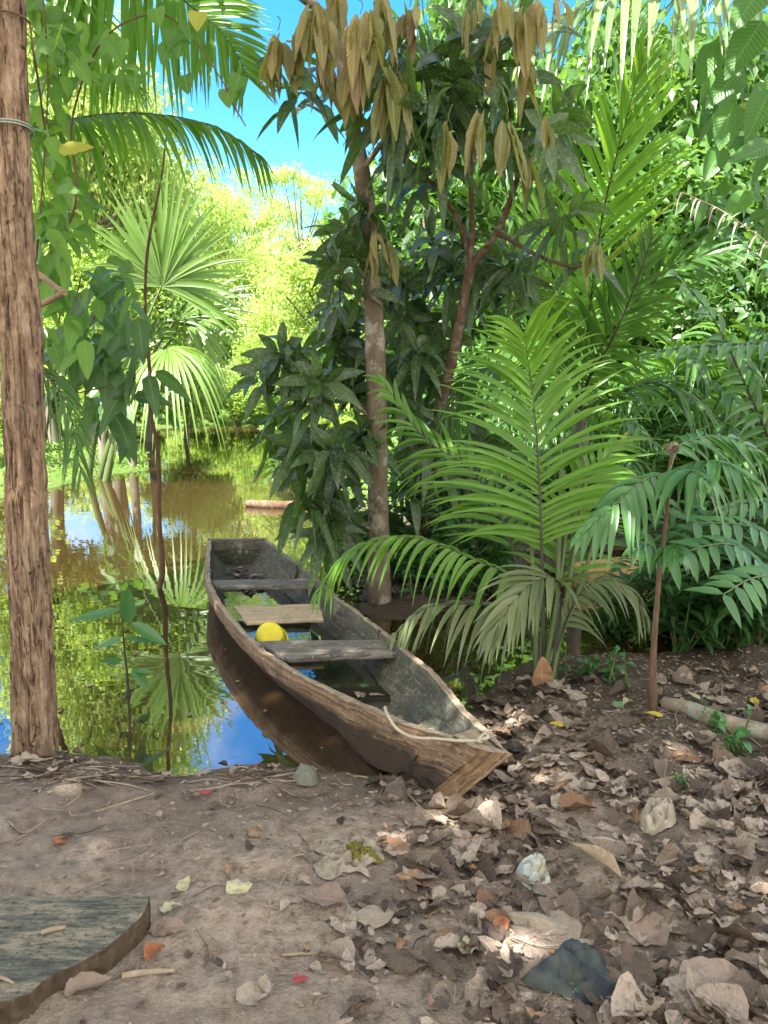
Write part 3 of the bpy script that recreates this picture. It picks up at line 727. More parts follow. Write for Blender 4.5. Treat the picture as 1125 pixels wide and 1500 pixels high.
# ------------------------------------------------------------------ wooden post with twine
pz = on_ground(52, 1106)
PY = pz[1]
pp = [A3([*at(53, 1108, PY)[:2], pz[2] - .12])] + [at(a, b, PY) for a, b in [(53, 1100), (46, 900), (38, 700), (30, 500), (14, 300), (4, 0), (-6, -250)]]
V3_ = np.array
def post_disp(B, t, a):
    Q = np.stack([np.cos(a) * 2.6, np.sin(a) * 2.6, B[..., 2] * 1.3], -1)
    fis = noise(np.stack([np.cos(a) * 5, np.sin(a) * 5, B[..., 2] * 1.1], -1), 1.3, 31)
    crack = -0.14 * np.exp(-(fis / .07) ** 2)
    f2 = noise(np.stack([np.cos(a) * 9, np.sin(a) * 9, B[..., 2] * 2.2], -1), 1.5, 51)
    return 1 + .10 * fbm(Q, 1.2, 5, 5) + crack - .07 * np.exp(-(f2 / .06) ** 2) + .035 * fbm(B, 30, 9, 4) - .16 * np.clip(noise(B * V3_([1, 1, .6]), 13, 77) - .35, 0, 1)
mb = MB()
tube(mb, pp, [.084, .077, .074, .074, .074, .072, .068, .068], 90, 380, 0, .5, disp=post_disp)
M_POST, nt, b = mat_new("weathered_post_wood")
g1 = ntex(nt, 20, 8, 0.75, mapscale=(1.6, 1.6, .5)); g2 = ntex(nt, 6, 5, .65, mapscale=(1, 1, .5)); g3 = ntex(nt, 55, 5, .75, mapscale=(1, 1, .5))
col = ramp(nt, g1, [(.30, (.06, .038, .022)), (.43, (.20, .13, .08)), (.55, (.33, .23, .15)), (.72, (.50, .385, .265))])
col = mix(nt, ramp(nt, g2, [(.48, (0, 0, 0)), (.7, (.7, .7, .7))]), col, (.135, .10, .075))
col = mix(nt, ramp(nt, g3, [(.60, (0, 0, 0)), (.68, (.7, .7, .7))]), col, (.06, .04, .026))
g4 = ntex(nt, 9, 4, .65, mapscale=(2.2, 2.2, .14)); ck = math_(nt, 'SUBTRACT', 1.0, math_(nt, 'MULTIPLY', math_(nt, 'ABSOLUTE', math_(nt, 'SUBTRACT', g4, .5)), 60.0), clamp=True)
col = mix(nt, math_(nt, 'MULTIPLY', ck, math_(nt, 'MULTIPLY_ADD', g2, 3.0, -1.0, clamp=True)), col, (.028, .018, .011))
pt_ = ntex(nt, 28, 3, .6); col = mix(nt, ramp(nt, pt_, [(.28, (.9, .9, .9)), (.36, (0, 0, 0))]), col, (.022, .014, .009))
nt.links.new(col, b.inputs["Base Color"]); b.inputs["Roughness"].default_value = .88; b.inputs["Specular IOR Level"].default_value = .15
bumpn(nt, b, math_(nt, 'SUBTRACT', math_(nt, 'ADD', g1, math_(nt, 'MULTIPLY', g3, .5)), ck), 1.0, .016)
post = mb.build("wooden_post", M_POST)
tag(post, "thick weathered wooden post standing at the water's edge", "post")
M_TWINE = plain_mat("green_twine", (0.20, 0.27, 0.22), (0.32, 0.36, 0.3), 200, .8)
mb = MB()
for zc in (at(18, 190, PY)[2], at(18, 194, PY)[2]):
    c = at(8, 190, PY)
    tube(mb, [A3([c[0] + .086 * math.cos(t), c[1] + .089 * math.sin(t), zc + .012 * math.sin(t * 1.0 + 2)]) for t in np.linspace(0, 6.28, 30)], .0028, 5)
tag(mb.build("twine", M_TWINE), "thin greenish twine wound round the upper part of the post", "twine")
mb = MB()
c = at(5, 40, PY)
tube(mb, [A3([c[0] + .086 * math.cos(t), c[1] + .086 * math.sin(t), c[2] + .02 * math.cos(t + .6)]) for t in np.linspace(2.4, 6.4, 24)] + [at(48, 70, PY), at(56, 120, PY + .1), at(66, 190, PY + .3)], .004, 5, 60)
tag(mb.build("vine_tendril", M_BRSTEM), "dry pale vine tendril hooked round the top of the post", "vine")

# ------------------------------------------------------------------ sawn plank, bottom left
M_SLAB, nt, b = mat_new("sawn_plank_wood")
tc = N_(nt, "ShaderNodeTexCoord").outputs["Object"]
g1 = ntex(nt, 16, 6, .7, tc, (.55, 6, 1)); g2 = ntex(nt, 8, 8, .78, tc, (.7, 2.2, 1)); g3 = ntex(nt, 70, 4, .7, tc, (.35, 3, 1))
col = ramp(nt, g1, [(.3, (.03, .034, .03)), (.47, (.075, .08, .065)), (.6, (.15, .145, .11)), (.8, (.33, .285, .205))])
col = mix(nt, ramp(nt, g2, [(.47, (0, 0, 0)), (.58, (.85, .85, .85))]), col, (.29, .25, .175))
nt.links.new(col, b.inputs["Base Color"]); g7 = ntex(nt, 60, 5, .75, tc)
col = mix(nt, ramp(nt, g7, [(.36, (.8, .8, .8)), (.47, (0, 0, 0))]), col, (.035, .034, .026)); col = mix(nt, ramp(nt, g3, [(.60, (0, 0, 0)), (.68, (.7, .7, .7))]), col, (.38, .33, .24))
nt.links.new(col, b.inputs["Base Color"])
b.inputs["Roughness"].default_value = .72; b.inputs["Specular IOR Level"].default_value = .22
bumpn(nt, b, math_(nt, 'ADD', math_(nt, 'ADD', g1, g3), g7), .9, .008)
M_SLABEDGE = bark_mat("plank_bark_edge", (.03, .022, .015), (.085, .06, .038), (.17, .125, .08), 40, (1, 1, .4), .9)
zt = on_ground(150, 1440)[2] + .062
out = [gz(a, c, zt) for a, c in [(-160, 1312), (60, 1313), (220, 1313), (214, 1331), (203, 1346), (192, 1356), (176, 1372), (156, 1388), (132, 1402), (107, 1416), (82, 1425), (64, 1437), (43, 1456), (14, 1466), (0, 1468), (-60, 1480), (-170, 1500)]]
out = [np.array(p) for p in out]; n = len(out); fine_o = []
for a in range(n):
    for s in range(8): fine_o.append(out[a] + (out[(a + 1) % n] - out[a]) * s / 8)
P = np.array(fine_o); P[:, :2] += .003 * np.stack([fbm(P, 30, 2), fbm(P, 30, 7)], -1)
c = P.mean(0); m = len(P); mb = MB()
rings = [P + (c - P) * k for k in (1, .75, .5, .25, .1, .03, .008)] + [P - [0, 0, .004]] + [P + (c - P) * (-.004 + .012 * k) - [0, 0, .004 + .074 * k] for k in np.linspace(.12, 1, 7)]
for r in range(6): rings[r] = rings[r] + np.stack([0 * P[:, 0], 0 * P[:, 0], .002 * fbm(rings[r], 18, 3)], -1)
for r in range(8, len(rings)): rings[r] = rings[r] + .0035 * np.stack([fbm(rings[r], 40, 3), fbm(rings[r], 40, 9), 0 * P[:, 0]], -1)
V = np.array(rings).reshape(-1, 3)
for r in range(len(rings) - 1):
    F = [[r * m + a, (r + 1) * m + a, (r + 1) * m + (a + 1) % m, r * m + (a + 1) % m] for a in range(m)]
    mb.add(V, F, .5, None, 0 if r < 6 else 1)
tag(mb.build("sawn_plank", [M_SLAB, M_SLABEDGE]), "thick grey-green sawn plank with a wavy bark edge lying on the mud", "plank")

# ------------------------------------------------------------------ the two trees behind the canoe
V3 = np.array
tb = at(556, 893, 4.95)
mango = thing("mango_tree", "slender pale-barked tree behind the canoe with dark leaves and limp bronze young leaves", "tree", (tb[0], tb[1], 0))
MO = V3([tb[0], tb[1], 0.0])
tr_pts = [at(557, 915, 4.95), at(556, 880, 4.95), at(553, 700, 4.95), at(551, 560, 4.93), at(547, 450, 4.9), at(540, 330, 4.85), at(528, 240, 4.8), at(513, 170, 4.72), at(503, 90, 4.65), at(497, 0, 4.6), at(500, -90, 4.5), at(520, -260, 4.3)]
mb = MB()
tube(mb, tr_pts, [.085, .074, .068, .066, .064, .06, .055, .05, .045, .04, .034, .02], 20, 150, 0, .5, .07, 14, 3)
mb.build("trunk", M_BARK, mango, shift=MO)
def twig_part(pts, r, root, off, m, name="branch"):
    mb = MB(); tube(mb, pts, r, 7, 24, 0, .5, .06, 30); return mb.build(name, m, root, shift=off)

t2 = at(618, 895, 5.5)
tree2 = thing("shade_tree", "smooth red-brown forked tree with dense dark drooping leaves right of the pale trunk", "tree", (t2[0], t2[1], 0))
TO = V3([t2[0], t2[1], 0.0])
mb = MB()
tube(mb, [at(616, 915, 5.5), at(620, 800, 5.5), at(630, 680, 5.4), at(645, 600, 5.2), at(664, 520, 5.0), at(678, 450, 4.9), at(690, 385, 4.8)], [.055, .048, .042, .038, .035, .033, .03], 14, 70, 0, .5, .05, 16, 5)
mb.build("trunk", M_BARK2, tree2, shift=TO)
for pts, r in [([at(690, 388, 4.8), at(725, 345, 4.75), at(745, 300, 4.7), at(765, 230, 4.6), at(780, 120, 4.4)], [.024, .020, .016, .012, .006]),
               ([at(690, 390, 4.8), at(680, 345, 4.75), at(655, 295, 4.6), at(615, 250, 4.45), at(580, 215, 4.3)], [.02, .016, .012, .009, .005]),
               ([at(686, 400, 4.8), at(692, 340, 4.7), at(690, 260, 4.5), at(700, 160, 4.3)], [.02, .015, .012, .006]),
               ([at(728, 340, 4.75), at(790, 375, 4.5), at(850, 390, 4.2), at(872, 350, 4.0)], [.016, .012, .009, .005])]:
    twig_part(pts, r, tree2, TO, M_BARK2)
for pts, r in [([at(548, 470, 4.9), at(500, 400, 4.8), at(470, 350, 4.7)], [.014, .01, .005]), ([at(552, 620, 4.95), at(480, 560, 4.8), at(400, 520, 4.6)], [.014, .01, .005]),
               ([at(553, 700, 4.95), at(480, 640, 4.8), at(420, 560, 4.7)], [.013, .009, .004]), ([at(515, 180, 4.72), at(470, 70, 4.4), at(420, 60, 4.2)], [.016, .012, .006]),
               ([at(520, 190, 4.75), at(560, 60, 4.3), at(585, 110, 4.0)], [.016, .012, .006]), ([at(530, 250, 4.8), at(600, 160, 4.5), at(660, 130, 4.3), at(740, 60, 4.1)], [.018, .014, .01, .006]),
               ([at(555, 780, 4.95), at(500, 760, 4.8), at(460, 770, 4.7)], [.011, .008, .004]), ([at(500, 40, 4.62), at(380, -60, 4.0), at(300, -200, 3.4)], [.026, .02, .01])]:
    twig_part(pts, r, mango, MO, M_BARK)

cm, cs = MB(), MB()
def fill(mb, cx, cy, rx, ry, y0, y1, cnt, L=.27, W=.075, n=(8, 13)):
    for _ in range(cnt):
        a, q = R(0, 6.28), math.sqrt(R())
        p = at(cx + rx * q * math.cos(a), cy + ry * q * math.sin(a), R(y0, y1))
        rosette(mb, p, V3([R(-.9, .9), R(-1, .3), R(-.2, 1)]), int(R(*n)), L * R(.8, 1.15), W, R(.2, .6))
for a in [(470, 620, 85, 85, 4.4, 5.1, 15), (425, 560, 50, 55, 4.4, 4.8, 7), (500, 450, 50, 85, 4.6, 5.4, 11), (515, 335, 35, 40, 4.6, 5.0, 5), (460, 690, 60, 45, 4.4, 5, 6), (478, 765, 32, 38, 4.5, 5, 6), (600, 70, 40, 50, 4.0, 4.6, 5), (640, 105, 50, 35, 4.0, 4.6, 5), (560, 170, 40, 60, 4.3, 4.9, 4), (455, 110, 30, 40, 4.3, 4.6, 2), (520, 520, 30, 40, 5.1, 5.5, 5), (420, 120, 18, 18, 3.9, 4.2, 1), (500, 140, 30, 40, 3.7, 4.1, 1), (610, 150, 40, 40, 3.7, 4.2, 2)]:
    fill(cm, *a)
for a in [(625, 420, 75, 100, 4.9, 5.8, 22), (600, 600, 65, 110, 5.1, 6, 18), (660, 640, 55, 80, 5.2, 6, 12), (600, 760, 50, 60, 5.3, 6, 10), (700, 230, 85, 80, 4.3, 5.2, 10), (620, 250, 50, 60, 4.4, 5, 5), (700, 120, 75, 55, 4.1, 4.8, 5), (785, 200, 45, 70, 4.2, 4.8, 4), (760, 60, 80, 40, 4.0, 4.8, 4), (700, 380, 70, 80, 4.9, 5.6, 12), (830, 340, 50, 40, 4.1, 4.5, 3)]:
    fill(cs, *a)
# unseen leaf clusters added above the frame to shade what is below
for _ in range(110):
    v = RNG.normal(size=3); v /= np.linalg.norm(v); q = R() ** .33
    p = V3([-1.0, 3.6, 5.1]) + v * q * V3([2.3, 1.5, 1.0])
    if p[2] < 1.45 + .66 * p[1]: continue
    rosette(cm, p, V3([R(-1, 1), R(-1, 1), R(.1, 1)]), 10, .3, .085, .4)
for _ in range(45):
    v = RNG.normal(size=3); v /= np.linalg.norm(v); q = R() ** .33
    p = V3([1.6, 4.4, 5.6]) + v * q * V3([2.0, 1.6, 1.0])
    if p[2] < 1.45 + .47 * p[1]: continue
    rosette(cs, p, V3([R(-1, 1), R(-1, 1), R(.1, 1)]), 10, .3, .085, .4)
cm.build("crown", M_MANGO, mango, shift=MO); cs.build("crown", M_MANGO, tree2, shift=TO)
ym, ys_ = MB(), MB()
for px, py, Y, n, L in [(407, 45, 3.9, 9, .30), (398, 85, 3.95, 5, .22), (440, 35, 3.9, 6, .27), (462, 5, 3.8, 9, .33), (480, 20, 3.8, 7, .3), (528, 20, 3.7, 10, .40), (545, 25, 3.7, 8, .36), (566, 95, 3.7, 8, .36), (580, 110, 3.8, 8, .42), (515, 80, 3.9, 7, .36), (600, 10, 3.9, 6, .26), (490, -20, 3.9, 8, .3), (560, -10, 3.8, 8, .3), (553, 335, 4.5, 6, .3), (565, 350, 4.6, 5, .3), (470, 80, 4.0, 6, .28)]:
    hanging(ym, at(px, py, Y), n, L * .9, L * .185)
for px, py, Y, n, L in [(655, 180, 3.8, 3, .36), (708, 150, 3.8, 5, .32), (742, 175, 3.8, 5, .38), (735, 5, 3.8, 7, .28), (760, 10, 3.9, 7, .3), (785, 0, 3.9, 6, .3), (820, 0, 3.9, 4, .2), (690, 10, 3.9, 5, .25), (805, 170, 4.0, 4, .2), (770, 80, 4.1, 6, .3), (720, 60, 4.1, 5, .3), (873, 355, 3.9, 5, .27), (770, 230, 4.2, 5, .3)]:
    hanging(ys_, at(px, py, Y), n, L * .9, L * .185)
ym.build("young_leaves", M_YOUNG, mango, shift=MO); ys_.build("young_leaves", M_YOUNG, tree2, shift=TO)

# ------------------------------------------------------------------ palms on the right
def palm(name, label, origin, cat="palm", group=None):
    return thing(name, label, cat, origin, group), V3(origin, dtype=float)
def add_frond(root, off, pts, up, m, rm=None, label=None, **k):
    mb, rb = MB(), MB()
    frond(mb, pts, up, rmb=rb, **k)
    o = mb.build("frond", m, root, shift=off)
    r = rb.build("midrib", rm or M_DKSTEM, o, shift=off)
    if label: o["label"] = label
    return o
base = on_ground(797, 1003)
pm, po = palm("young_palm", "young clumping palm with one tall upright frond on the bank right of the canoe", base)
bx = lambda dx=0, dy=0: base + V3([dx, dy, 0])
add_frond(pm, po, [bx(), at(796, 900, 3.65), at(792, 760, 3.75), at(786, 640, 3.85), at(778, 560, 3.9), at(768, 492, 3.85)], (0, -1, .25), M_PALM, n=40, L=.72, W=.026, a0=84, a1=30, droop=.36, vee=20, s0=.40, rr=.009, tone=.6,
          prof=lambda s: np.interp(s, [.4, .5, .7, .9, 1], [.8, 1, 1.0, .75, .5]))
add_frond(pm, po, [bx(-.03), at(792, 880, 3.6), at(750, 845, 3.55), at(690, 818, 3.5), at(620, 790, 3.45), at(560, 790, 3.4), at(505, 815, 3.4), at(465, 868, 3.4)], (0, -.35, 1), M_PALM, n=28, L=.27, W=.026, a0=62, a1=20, droop=.75, vee=-8, s0=.36, rr=.006, tone=.45)
add_frond(pm, po, [bx(.02, -.02), at(822, 880, 3.45), at(812, 848, 3.3), at(780, 855, 3.2), at(750, 885, 3.1), at(724, 925, 3.05)], (-.3, -.6, 1), M_OLIVE, n=20, L=.36, W=.034, a0=70, a1=12, droop=.4, vee=5, s0=.42, rr=.007)
add_frond(pm, po, [bx(-.02), at(780, 930, 3.6), at(735, 893, 3.55), at(670, 885, 3.5), at(620, 893, 3.5), at(580, 928, 3.5)], (0, -.4, 1), M_OLIVE, n=18, L=.28, W=.03, a0=60, a1=20, droop=.9, vee=-12, s0=.38, rr=.006)
add_frond(pm, po, [bx(.03), at(822, 930, 3.55), at(850, 870, 3.5), at(885, 850, 3.45), at(920, 862, 3.4), at(945, 900, 3.4)], (0, -.4, 1), M_OLIVE, n=18, L=.26, W=.028, a0=60, a1=18, droop=.7, vee=-8, s0=.35, rr=.006)
add_frond(pm, po, [bx(.03), at(815, 900, 3.7), at(830, 780, 3.9), at(870, 690, 4.0), at(930, 640, 4.1)], (0, -.8, .7), M_PALM, n=24, L=.42, W=.03, a0=75, a1=20, droop=.35, vee=5, s0=.4, rr=.007)
add_frond(pm, po, [bx(-.03), at(770, 880, 3.8), at(735, 760, 4.0), at(690, 690, 4.2), at(620, 640, 4.3), at(560, 560, 4.3)], (.2, -.7, .7), M_PALM, n=30, L=.48, W=.03, a0=78, a1=20, droop=.4, vee=5, s0=.4, rr=.008)
mb = MB()
for k, (x0, x1, yt) in enumerate([(800, 838, 700), (806, 860, 690), (812, 822, 640), (790, 775, 760), (815, 885, 730)]):
    tube(mb, [bx(R(-.05, .05), R(-.04, .04)), at((x0 + x1) / 2, 860, 3.75), at(x1, yt, 4.0)], [.014, .012, .008], 7, 20)
mb.build("stems", M_STEM, pm, shift=po)
sb = MB(); place(sb, DEAD[0], bx(-.02, -.05), V3([-.05, -.2, 1]), V3([0, -1, .1]), .17, .10); sb.build("dry_sheath", leaf_mat("dry_sheath", (.30, .16, .08), (.38, .22, .12), (.4, .2, .1), .1, .7, .2), pm, shift=po)

# tall palm behind, its fronds fanned out
b2 = at(850, 800, 5.9); b2[2] = gh(b2[0], b2[1])
pm2, po2 = palm("tall_palm", "tall palm with bright yellow-green fronds fanned out behind the forked tree", b2)
hub = at(850, 600, 5.8)
mb = MB(); tube(mb, [b2 - [0, 0, .2], (b2 + hub) / 2, hub], [.07, .06, .05], 12, 30, 0, .5, .08, 12); mb.build("trunk", M_GREYBARK, pm2, shift=po2)
for pts, up, m, k in [
    ([hub, at(862, 470, 5.6), at(880, 330, 5.3), at(905, 220, 5.1), at(940, 90, 4.9)], (.1, -1, .35), M_PALM, dict(n=40, L=.75, W=.036, a0=62, a1=16, droop=.12, vee=15, s0=.2, tone=.8)),
    ([hub, at(820, 500, 5.6), at(770, 400, 5.4), at(720, 330, 5.3), at(690, 260, 5.3)], (.2, -.8, .6), M_PALM, dict(n=34, L=.62, W=.034, a0=62, a1=18, droop=.3, vee=5, s0=.2)),
    ([hub, at(875, 520, 5.5), at(925, 450, 5.2), at(985, 390, 5.0), at(1060, 370, 4.8)], (-.2, -.8, .6), M_PALMDK, dict(n=40, L=.6, W=.03, a0=68, a1=20, droop=.25, vee=5, s0=.15)),
    ([hub, at(860, 560, 5.4), at(895, 500, 5.1), at(930, 420, 4.9), at(955, 350, 4.8)], (-.4, -1, .2), M_PALMDK, dict(n=40, L=.5, W=.026, a0=68, a1=25, droop=.15, vee=5, s0=.15)),
    ([hub, at(800, 570, 5.5), at(730, 540, 5.3), at(680, 560, 5.2), at(650, 620, 5.1)], (0, -.5, 1), M_PALMDK, dict(n=30, L=.5, W=.03, a0=62, a1=18, droop=.5, vee=0, s0=.15)),
    ([hub, at(830, 470, 5.7), at(800, 370, 5.7), at(790, 290, 5.7), at(800, 200, 5.7)], (.3, -1, .3), M_PALM, dict(n=34, L=.65, W=.034, a0=60, a1=18, droop=.2, vee=12, s0=.2)),
    ([hub, at(900, 580, 5.4), at(970, 560, 5.2), at(1030, 600, 5.0)], (0, -.5, 1), M_PALMDK, dict(n=28, L=.45, W=.03, a0=62, a1=18, droop=.45, vee=0, s0=.15))]:
    add_frond(pm2, po2, pts, up, m, rr=.011, **k)
# coconut-like palm hanging in at the top right
b3 = at(1330, 700, 6.6); b3[2] = gh(b3[0], b3[1])
M_SILV = leaf_mat("silvery_leaflet", (0.09, 0.16, 0.055), (0.20, 0.28, 0.11), (0.36, 0.5, 0.12), 0.3, 0.24, spec=0.6)
pm3, po3 = palm("coconut_palm", "palm with silvery hanging leaflets arching in at the top right corner", b3)
h3 = at(1240, -60, 6.2)
mb = MB(); tube(mb, [b3 - [0, 0, .2], (b3 + h3) / 2 + [.2, 0, 0], h3], [.12, .10, .09], 14, 40, 0, .5, .06, 10); mb.build("trunk", M_GREYBARK, pm3, shift=po3)
for pts, m, k in [([h3, at(1130, -60, 5.6), at(1010, -40, 5.2), at(900, -15, 4.9), at(800, 40, 4.7), at(740, 110, 4.6)], M_SILV, dict(n=40, L=.62, W=.05, a0=62, a1=20, droop=.75, vee=-12, s0=.12)),
                  ([h3, at(1150, -200, 5.8), at(1000, -220, 5.4), at(880, -180, 5.2), at(790, -90, 5.0)], M_SILV, dict(n=36, L=.9, W=.05, a0=65, a1=20, droop=.8, vee=-10, s0=.12))]:
    add_frond(pm3, po3, pts, (0, -.3, 1), m, M_STEM, rr=.014, **k)
add_frond(pm3, po3, [h3, at(1190, 130, 5.6), at(1180, 380, 5.2), at(1125, 355, 5.0), at(1060, 310, 4.9), at(1000, 282, 4.8)], (0, -.4, 1), M_DRYFROND, M_DRYFROND, "pale dead frond with withered leaflets", n=22, L=.32, W=.016, a0=60, a1=25, droop=1.1, vee=-20, s0=.45, rr=.010)

# slender stilt-stemmed palm seedling at the right
b4 = on_ground(958, 1038)
pm4, po4 = palm("palm_seedling", "slender brown-stemmed palm seedling with glossy drooping leaves beside the log", b4)
mb = MB()
tube(mb, [b4 - [0, 0, .03], at(957, 960, b4[1] + .02), at(966, 840, b4[1] + .06), at(976, 760, b4[1] + .1), at(980, 690, b4[1] + .12), at(985, 662, b4[1] + .12)], [.02, .014, .011, .010, .009, .006], 9, 40, 0, .5, .1, 30)
tube(mb, [on_ground(950, 1036) - [0, 0, .02], at(956, 980, b4[1]), at(964, 880, b4[1] + .04)], [.012, .011, .008], 8, 16)
mb.build("stem", M_BRSTEM, pm4, shift=po4)
Y4 = b4[1] + .1
for pts, up, k in [([at(980, 692, Y4), at(940, 705, Y4 - .1), at(900, 740, Y4 - .2), at(850, 785, Y4 - .3)], (0, -.6, 1), dict(n=15, L=.20, W=.036, a0=55, a1=15, droop=.55, vee=-10, s0=.1)),
                   ([at(982, 690, Y4), at(1020, 678, Y4 - .15), at(1060, 680, Y4 - .3), at(1105, 705, Y4 - .4)], (0, -.6, 1), dict(n=13, L=.21, W=.036, a0=60, a1=20, droop=.6, vee=-10, s0=.08)),
                   ([at(981, 690, Y4), at(1010, 690, Y4 - .25), at(1040, 705, Y4 - .45)], (0, -.6, 1), dict(n=9, L=.22, W=.045, a0=60, a1=20, droop=.7, vee=-12, s0=.1)),
                   ([at(980, 690, Y4), at(1000, 650, Y4 + .1), at(1060, 640, Y4 + .2), at(1130, 672, Y4 + .2)], (0, -.6, 1), dict(n=14, L=.22, W=.036, a0=60, a1=20, droop=.5, vee=-10, s0=.15)),
                   ([at(970, 812, Y4 - .04), at(950, 800, Y4 - .15), at(925, 808, Y4 - .25)], (0, -.5, 1), dict(n=8, L=.15, W=.035, a0=50, a1=20, droop=.5, vee=-10, s0=.1)),
                   ([at(970, 812, Y4 - .04), at(985, 800, Y4 - .2), at(998, 812, Y4 - .3)], (0, -.5, 1), dict(n=8, L=.15, W=.035, a0=50, a1=20, droop=.6, vee=-10, s0=.1))]:
    add_frond(pm4, po4, pts, up, M_SEED, M_STEM, rr=.005, **k)
mb = MB(); place(mb, DEAD[4], np.tile(at(985, 664, Y4), (4, 1)), V3([[.2, 0, 1], [-.3, -.2, 1], [.1, -.5, .6], [-.4, .1, .5]]), V3([0, -1, .2]), .05, .035); mb.build("withered_bud", M_LITTER, pm4, shift=po4)

# spiny-leaved palm reaching in from the right edge
b5 = at(1180, 900, 4.6); b5[2] = gh(b5[0], b5[1])
pm5, po5 = palm("arching_palm", "dark-stemmed palm with flat sawtooth fronds arching in from the right edge", b5)
for pts, up, k in [([b5, at(1150, 720, 4.5), at(1090, 560, 4.3), at(1040, 460, 4.2), at(985, 400, 4.1)], (-.3, -.8, .7), dict(n=18, L=.26, W=.05, a0=60, a1=25, droop=.5, vee=-5, s0=.5)),
                   ([b5, at(1190, 600, 4.4), at(1140, 512, 4.2), at(1060, 506, 4.0), at(985, 512, 3.9), at(945, 520, 3.85)], (0, -.3, 1), dict(n=24, L=.2, W=.05, a0=60, a1=25, droop=.35, vee=-15, s0=.4)),
                   ([b5, at(1170, 770, 4.2), at(1120, 735, 4.0), at(1060, 745, 3.8)], (0, -.5, 1), dict(n=14, L=.28, W=.05, a0=60, a1=25, droop=.5, vee=-10, s0=.3)),
                   ([b5, at(1200, 560, 4.6), at(1150, 420, 4.5), at(1080, 350, 4.4)], (-.2, -.6, .8), dict(n=22, L=.34, W=.045, a0=62, a1=20, droop=.45, vee=-5, s0=.3))]:
    add_frond(pm5, po5, pts, up, M_SEED, M_DKSTEM, rr=.012, **k)

# broad compound leaf plant, right edge low
b6 = on_ground(1165, 985); b6[2] -= .02
pm6, po6 = palm("compound_leaf_plant", "low plant at the right edge with long leaves of paired oblong leaflets", b6, "plant")
for pts, up in [([b6, at(1150, 880, b6[1]), at(1090, 805, b6[1] - .1), at(1030, 800, b6[1] - .2), at(985, 822, b6[1] - .25)], (0, -.5, 1)), ([b6, at(1160, 860, b6[1] - .2), at(1110, 845, b6[1] - .4), at(1060, 870, b6[1] - .55)], (0, -.6, 1)), ([b6, at(1170, 840, b6[1] + .2), at(1110, 775, b6[1] + .1), at(1020, 765, b6[1])], (0, -.5, 1))]:
    mb, rb = MB(), MB()
    P = spline(pts, 40); T_, _, _ = frames(P); n = 11
    for sd in (1, -1):
        ii = np.linspace(16, 39, n).astype(int); t = T_[ii]; S = nrm(np.cross(t, V3(up))) * sd; N = np.cross(S, t) * sd
        place(mb, T_OVATE, P[ii], nrm(S * .9 + t * .45 + V3([0, 0, -.15])), N + V3([0, -.3, .3]), .15 * R(.85, 1.1, n), .045, .15)
    tube(rb, pts, [.007, .005, .003], 6, 24)
    o = mb.build("leaf", M_SEED, pm6, shift=po6); rb.build("midrib", M_STEM, o, shift=po6)

# ------------------------------------------------------------------ palms and plants on the left
b7 = at(-150, 900, 4.4); b7[2] = -.25
pm7, po7 = palm("feather_palm", "feather palm arching in from the upper left with leaflets hanging like a comb", b7)
h7 = at(-140, 80, 4.4)
mb = MB(); tube(mb, [b7, (b7 + h7) / 2, h7], [.10, .09, .085], 14, 40, 0, .5, .08, 10); mb.build("trunk", M_GREYBARK, pm7, shift=po7)
add_frond(pm7, po7, [h7, at(-60, -110, 4.5), at(60, -150, 4.5), at(180, -70, 4.4), at(274, 5, 4.35), at(322, 45, 4.3), at(350, 85, 4.3), at(362, 112, 4.3)], (.1, -1, .15), M_PALM, n=118, L=.86, W=.033, a0=74, a1=34, droop=.22, vee=4, s0=.14, rr=.011, tone=.3,
          prof=lambda s: np.interp(s, [.1, .3, .62, .8, .9, 1], [.9, 1.05, .95, .55, .36, .22]))
add_frond(pm7, po7, [h7, at(-60, 210, 4.4), at(40, 190, 4.3), at(120, 172, 4.25), at(200, 166, 4.2), at(290, 178, 4.2), at(345, 203, 4.2), at(384, 232, 4.2)], (0, -.45, .9), M_PALM, n=72, L=.40, W=.030, a0=72, a1=22, droop=.8, vee=-6, s0=.20, rr=.009, tone=.5)
add_frond(pm7, po7, [h7, at(-90, 420, 4.3), at(-10, 480, 4.2), at(60, 540, 4.2), at(100, 600, 4.2), at(118, 690, 4.2)], (.3, -.5, .6), M_PALMDK, n=40, L=.42, W=.018, a0=65, a1=20, droop=.7, vee=0, s0=.25, rr=.008)
add_frond(pm7, po7, [h7, at(-60, -20, 4.7), at(40, -40, 4.9), at(130, 20, 5.0), at(180, 110, 5.0)], (0, -.5, .8), M_PALM, n=40, L=.6, W=.034, a0=75, a1=30, droop=.6, vee=-8, s0=.2, rr=.011)

b8 = at(160, 690, 12.0); b8[2] = gh(b8[0], b8[1]) - .05
pm8, po8 = palm("fan_palm", "fan palm with spread pale-green fans and drooping segments over the far water", b8)
def add_fan(hub, axis, up, m=M_FAN, **k):
    mb, rb = MB(), MB(); fan(mb, hub, axis, up, **k)
    o = mb.build("fan_leaf", m, pm8, shift=po8)
    tube(rb, [b8 + V3([R(-.05, .05), R(-.05, .05), .3]), (b8 * .45 + hub * .55) + V3([-.12, 0, .15]), hub], [.036, .024, .018], 7, 24); rb.build("petiole", M_STEM, o, shift=po8)
add_fan(at(237, 418, 11.6), V3([.25, -.15, 1]), V3([.1, -1, .15]), n=42, L=1.75, W=.09, spread=96, droop=.05, edge_droop=.35, tone=.5)
add_fan(at(246, 512, 11.4), V3([.75, -.5, -.1]), V3([.2, -.6, 1]), n=40, L=1.55, W=.055, spread=120, droop=.8, edge_droop=.25, tone=.6)
add_fan(at(215, 500, 12.2), V3([-.5, -.2, .5]), V3([.2, -1, .5]), n=36, L=1.4, W=.09, spread=105, droop=.3, edge_droop=.4, tone=.3)
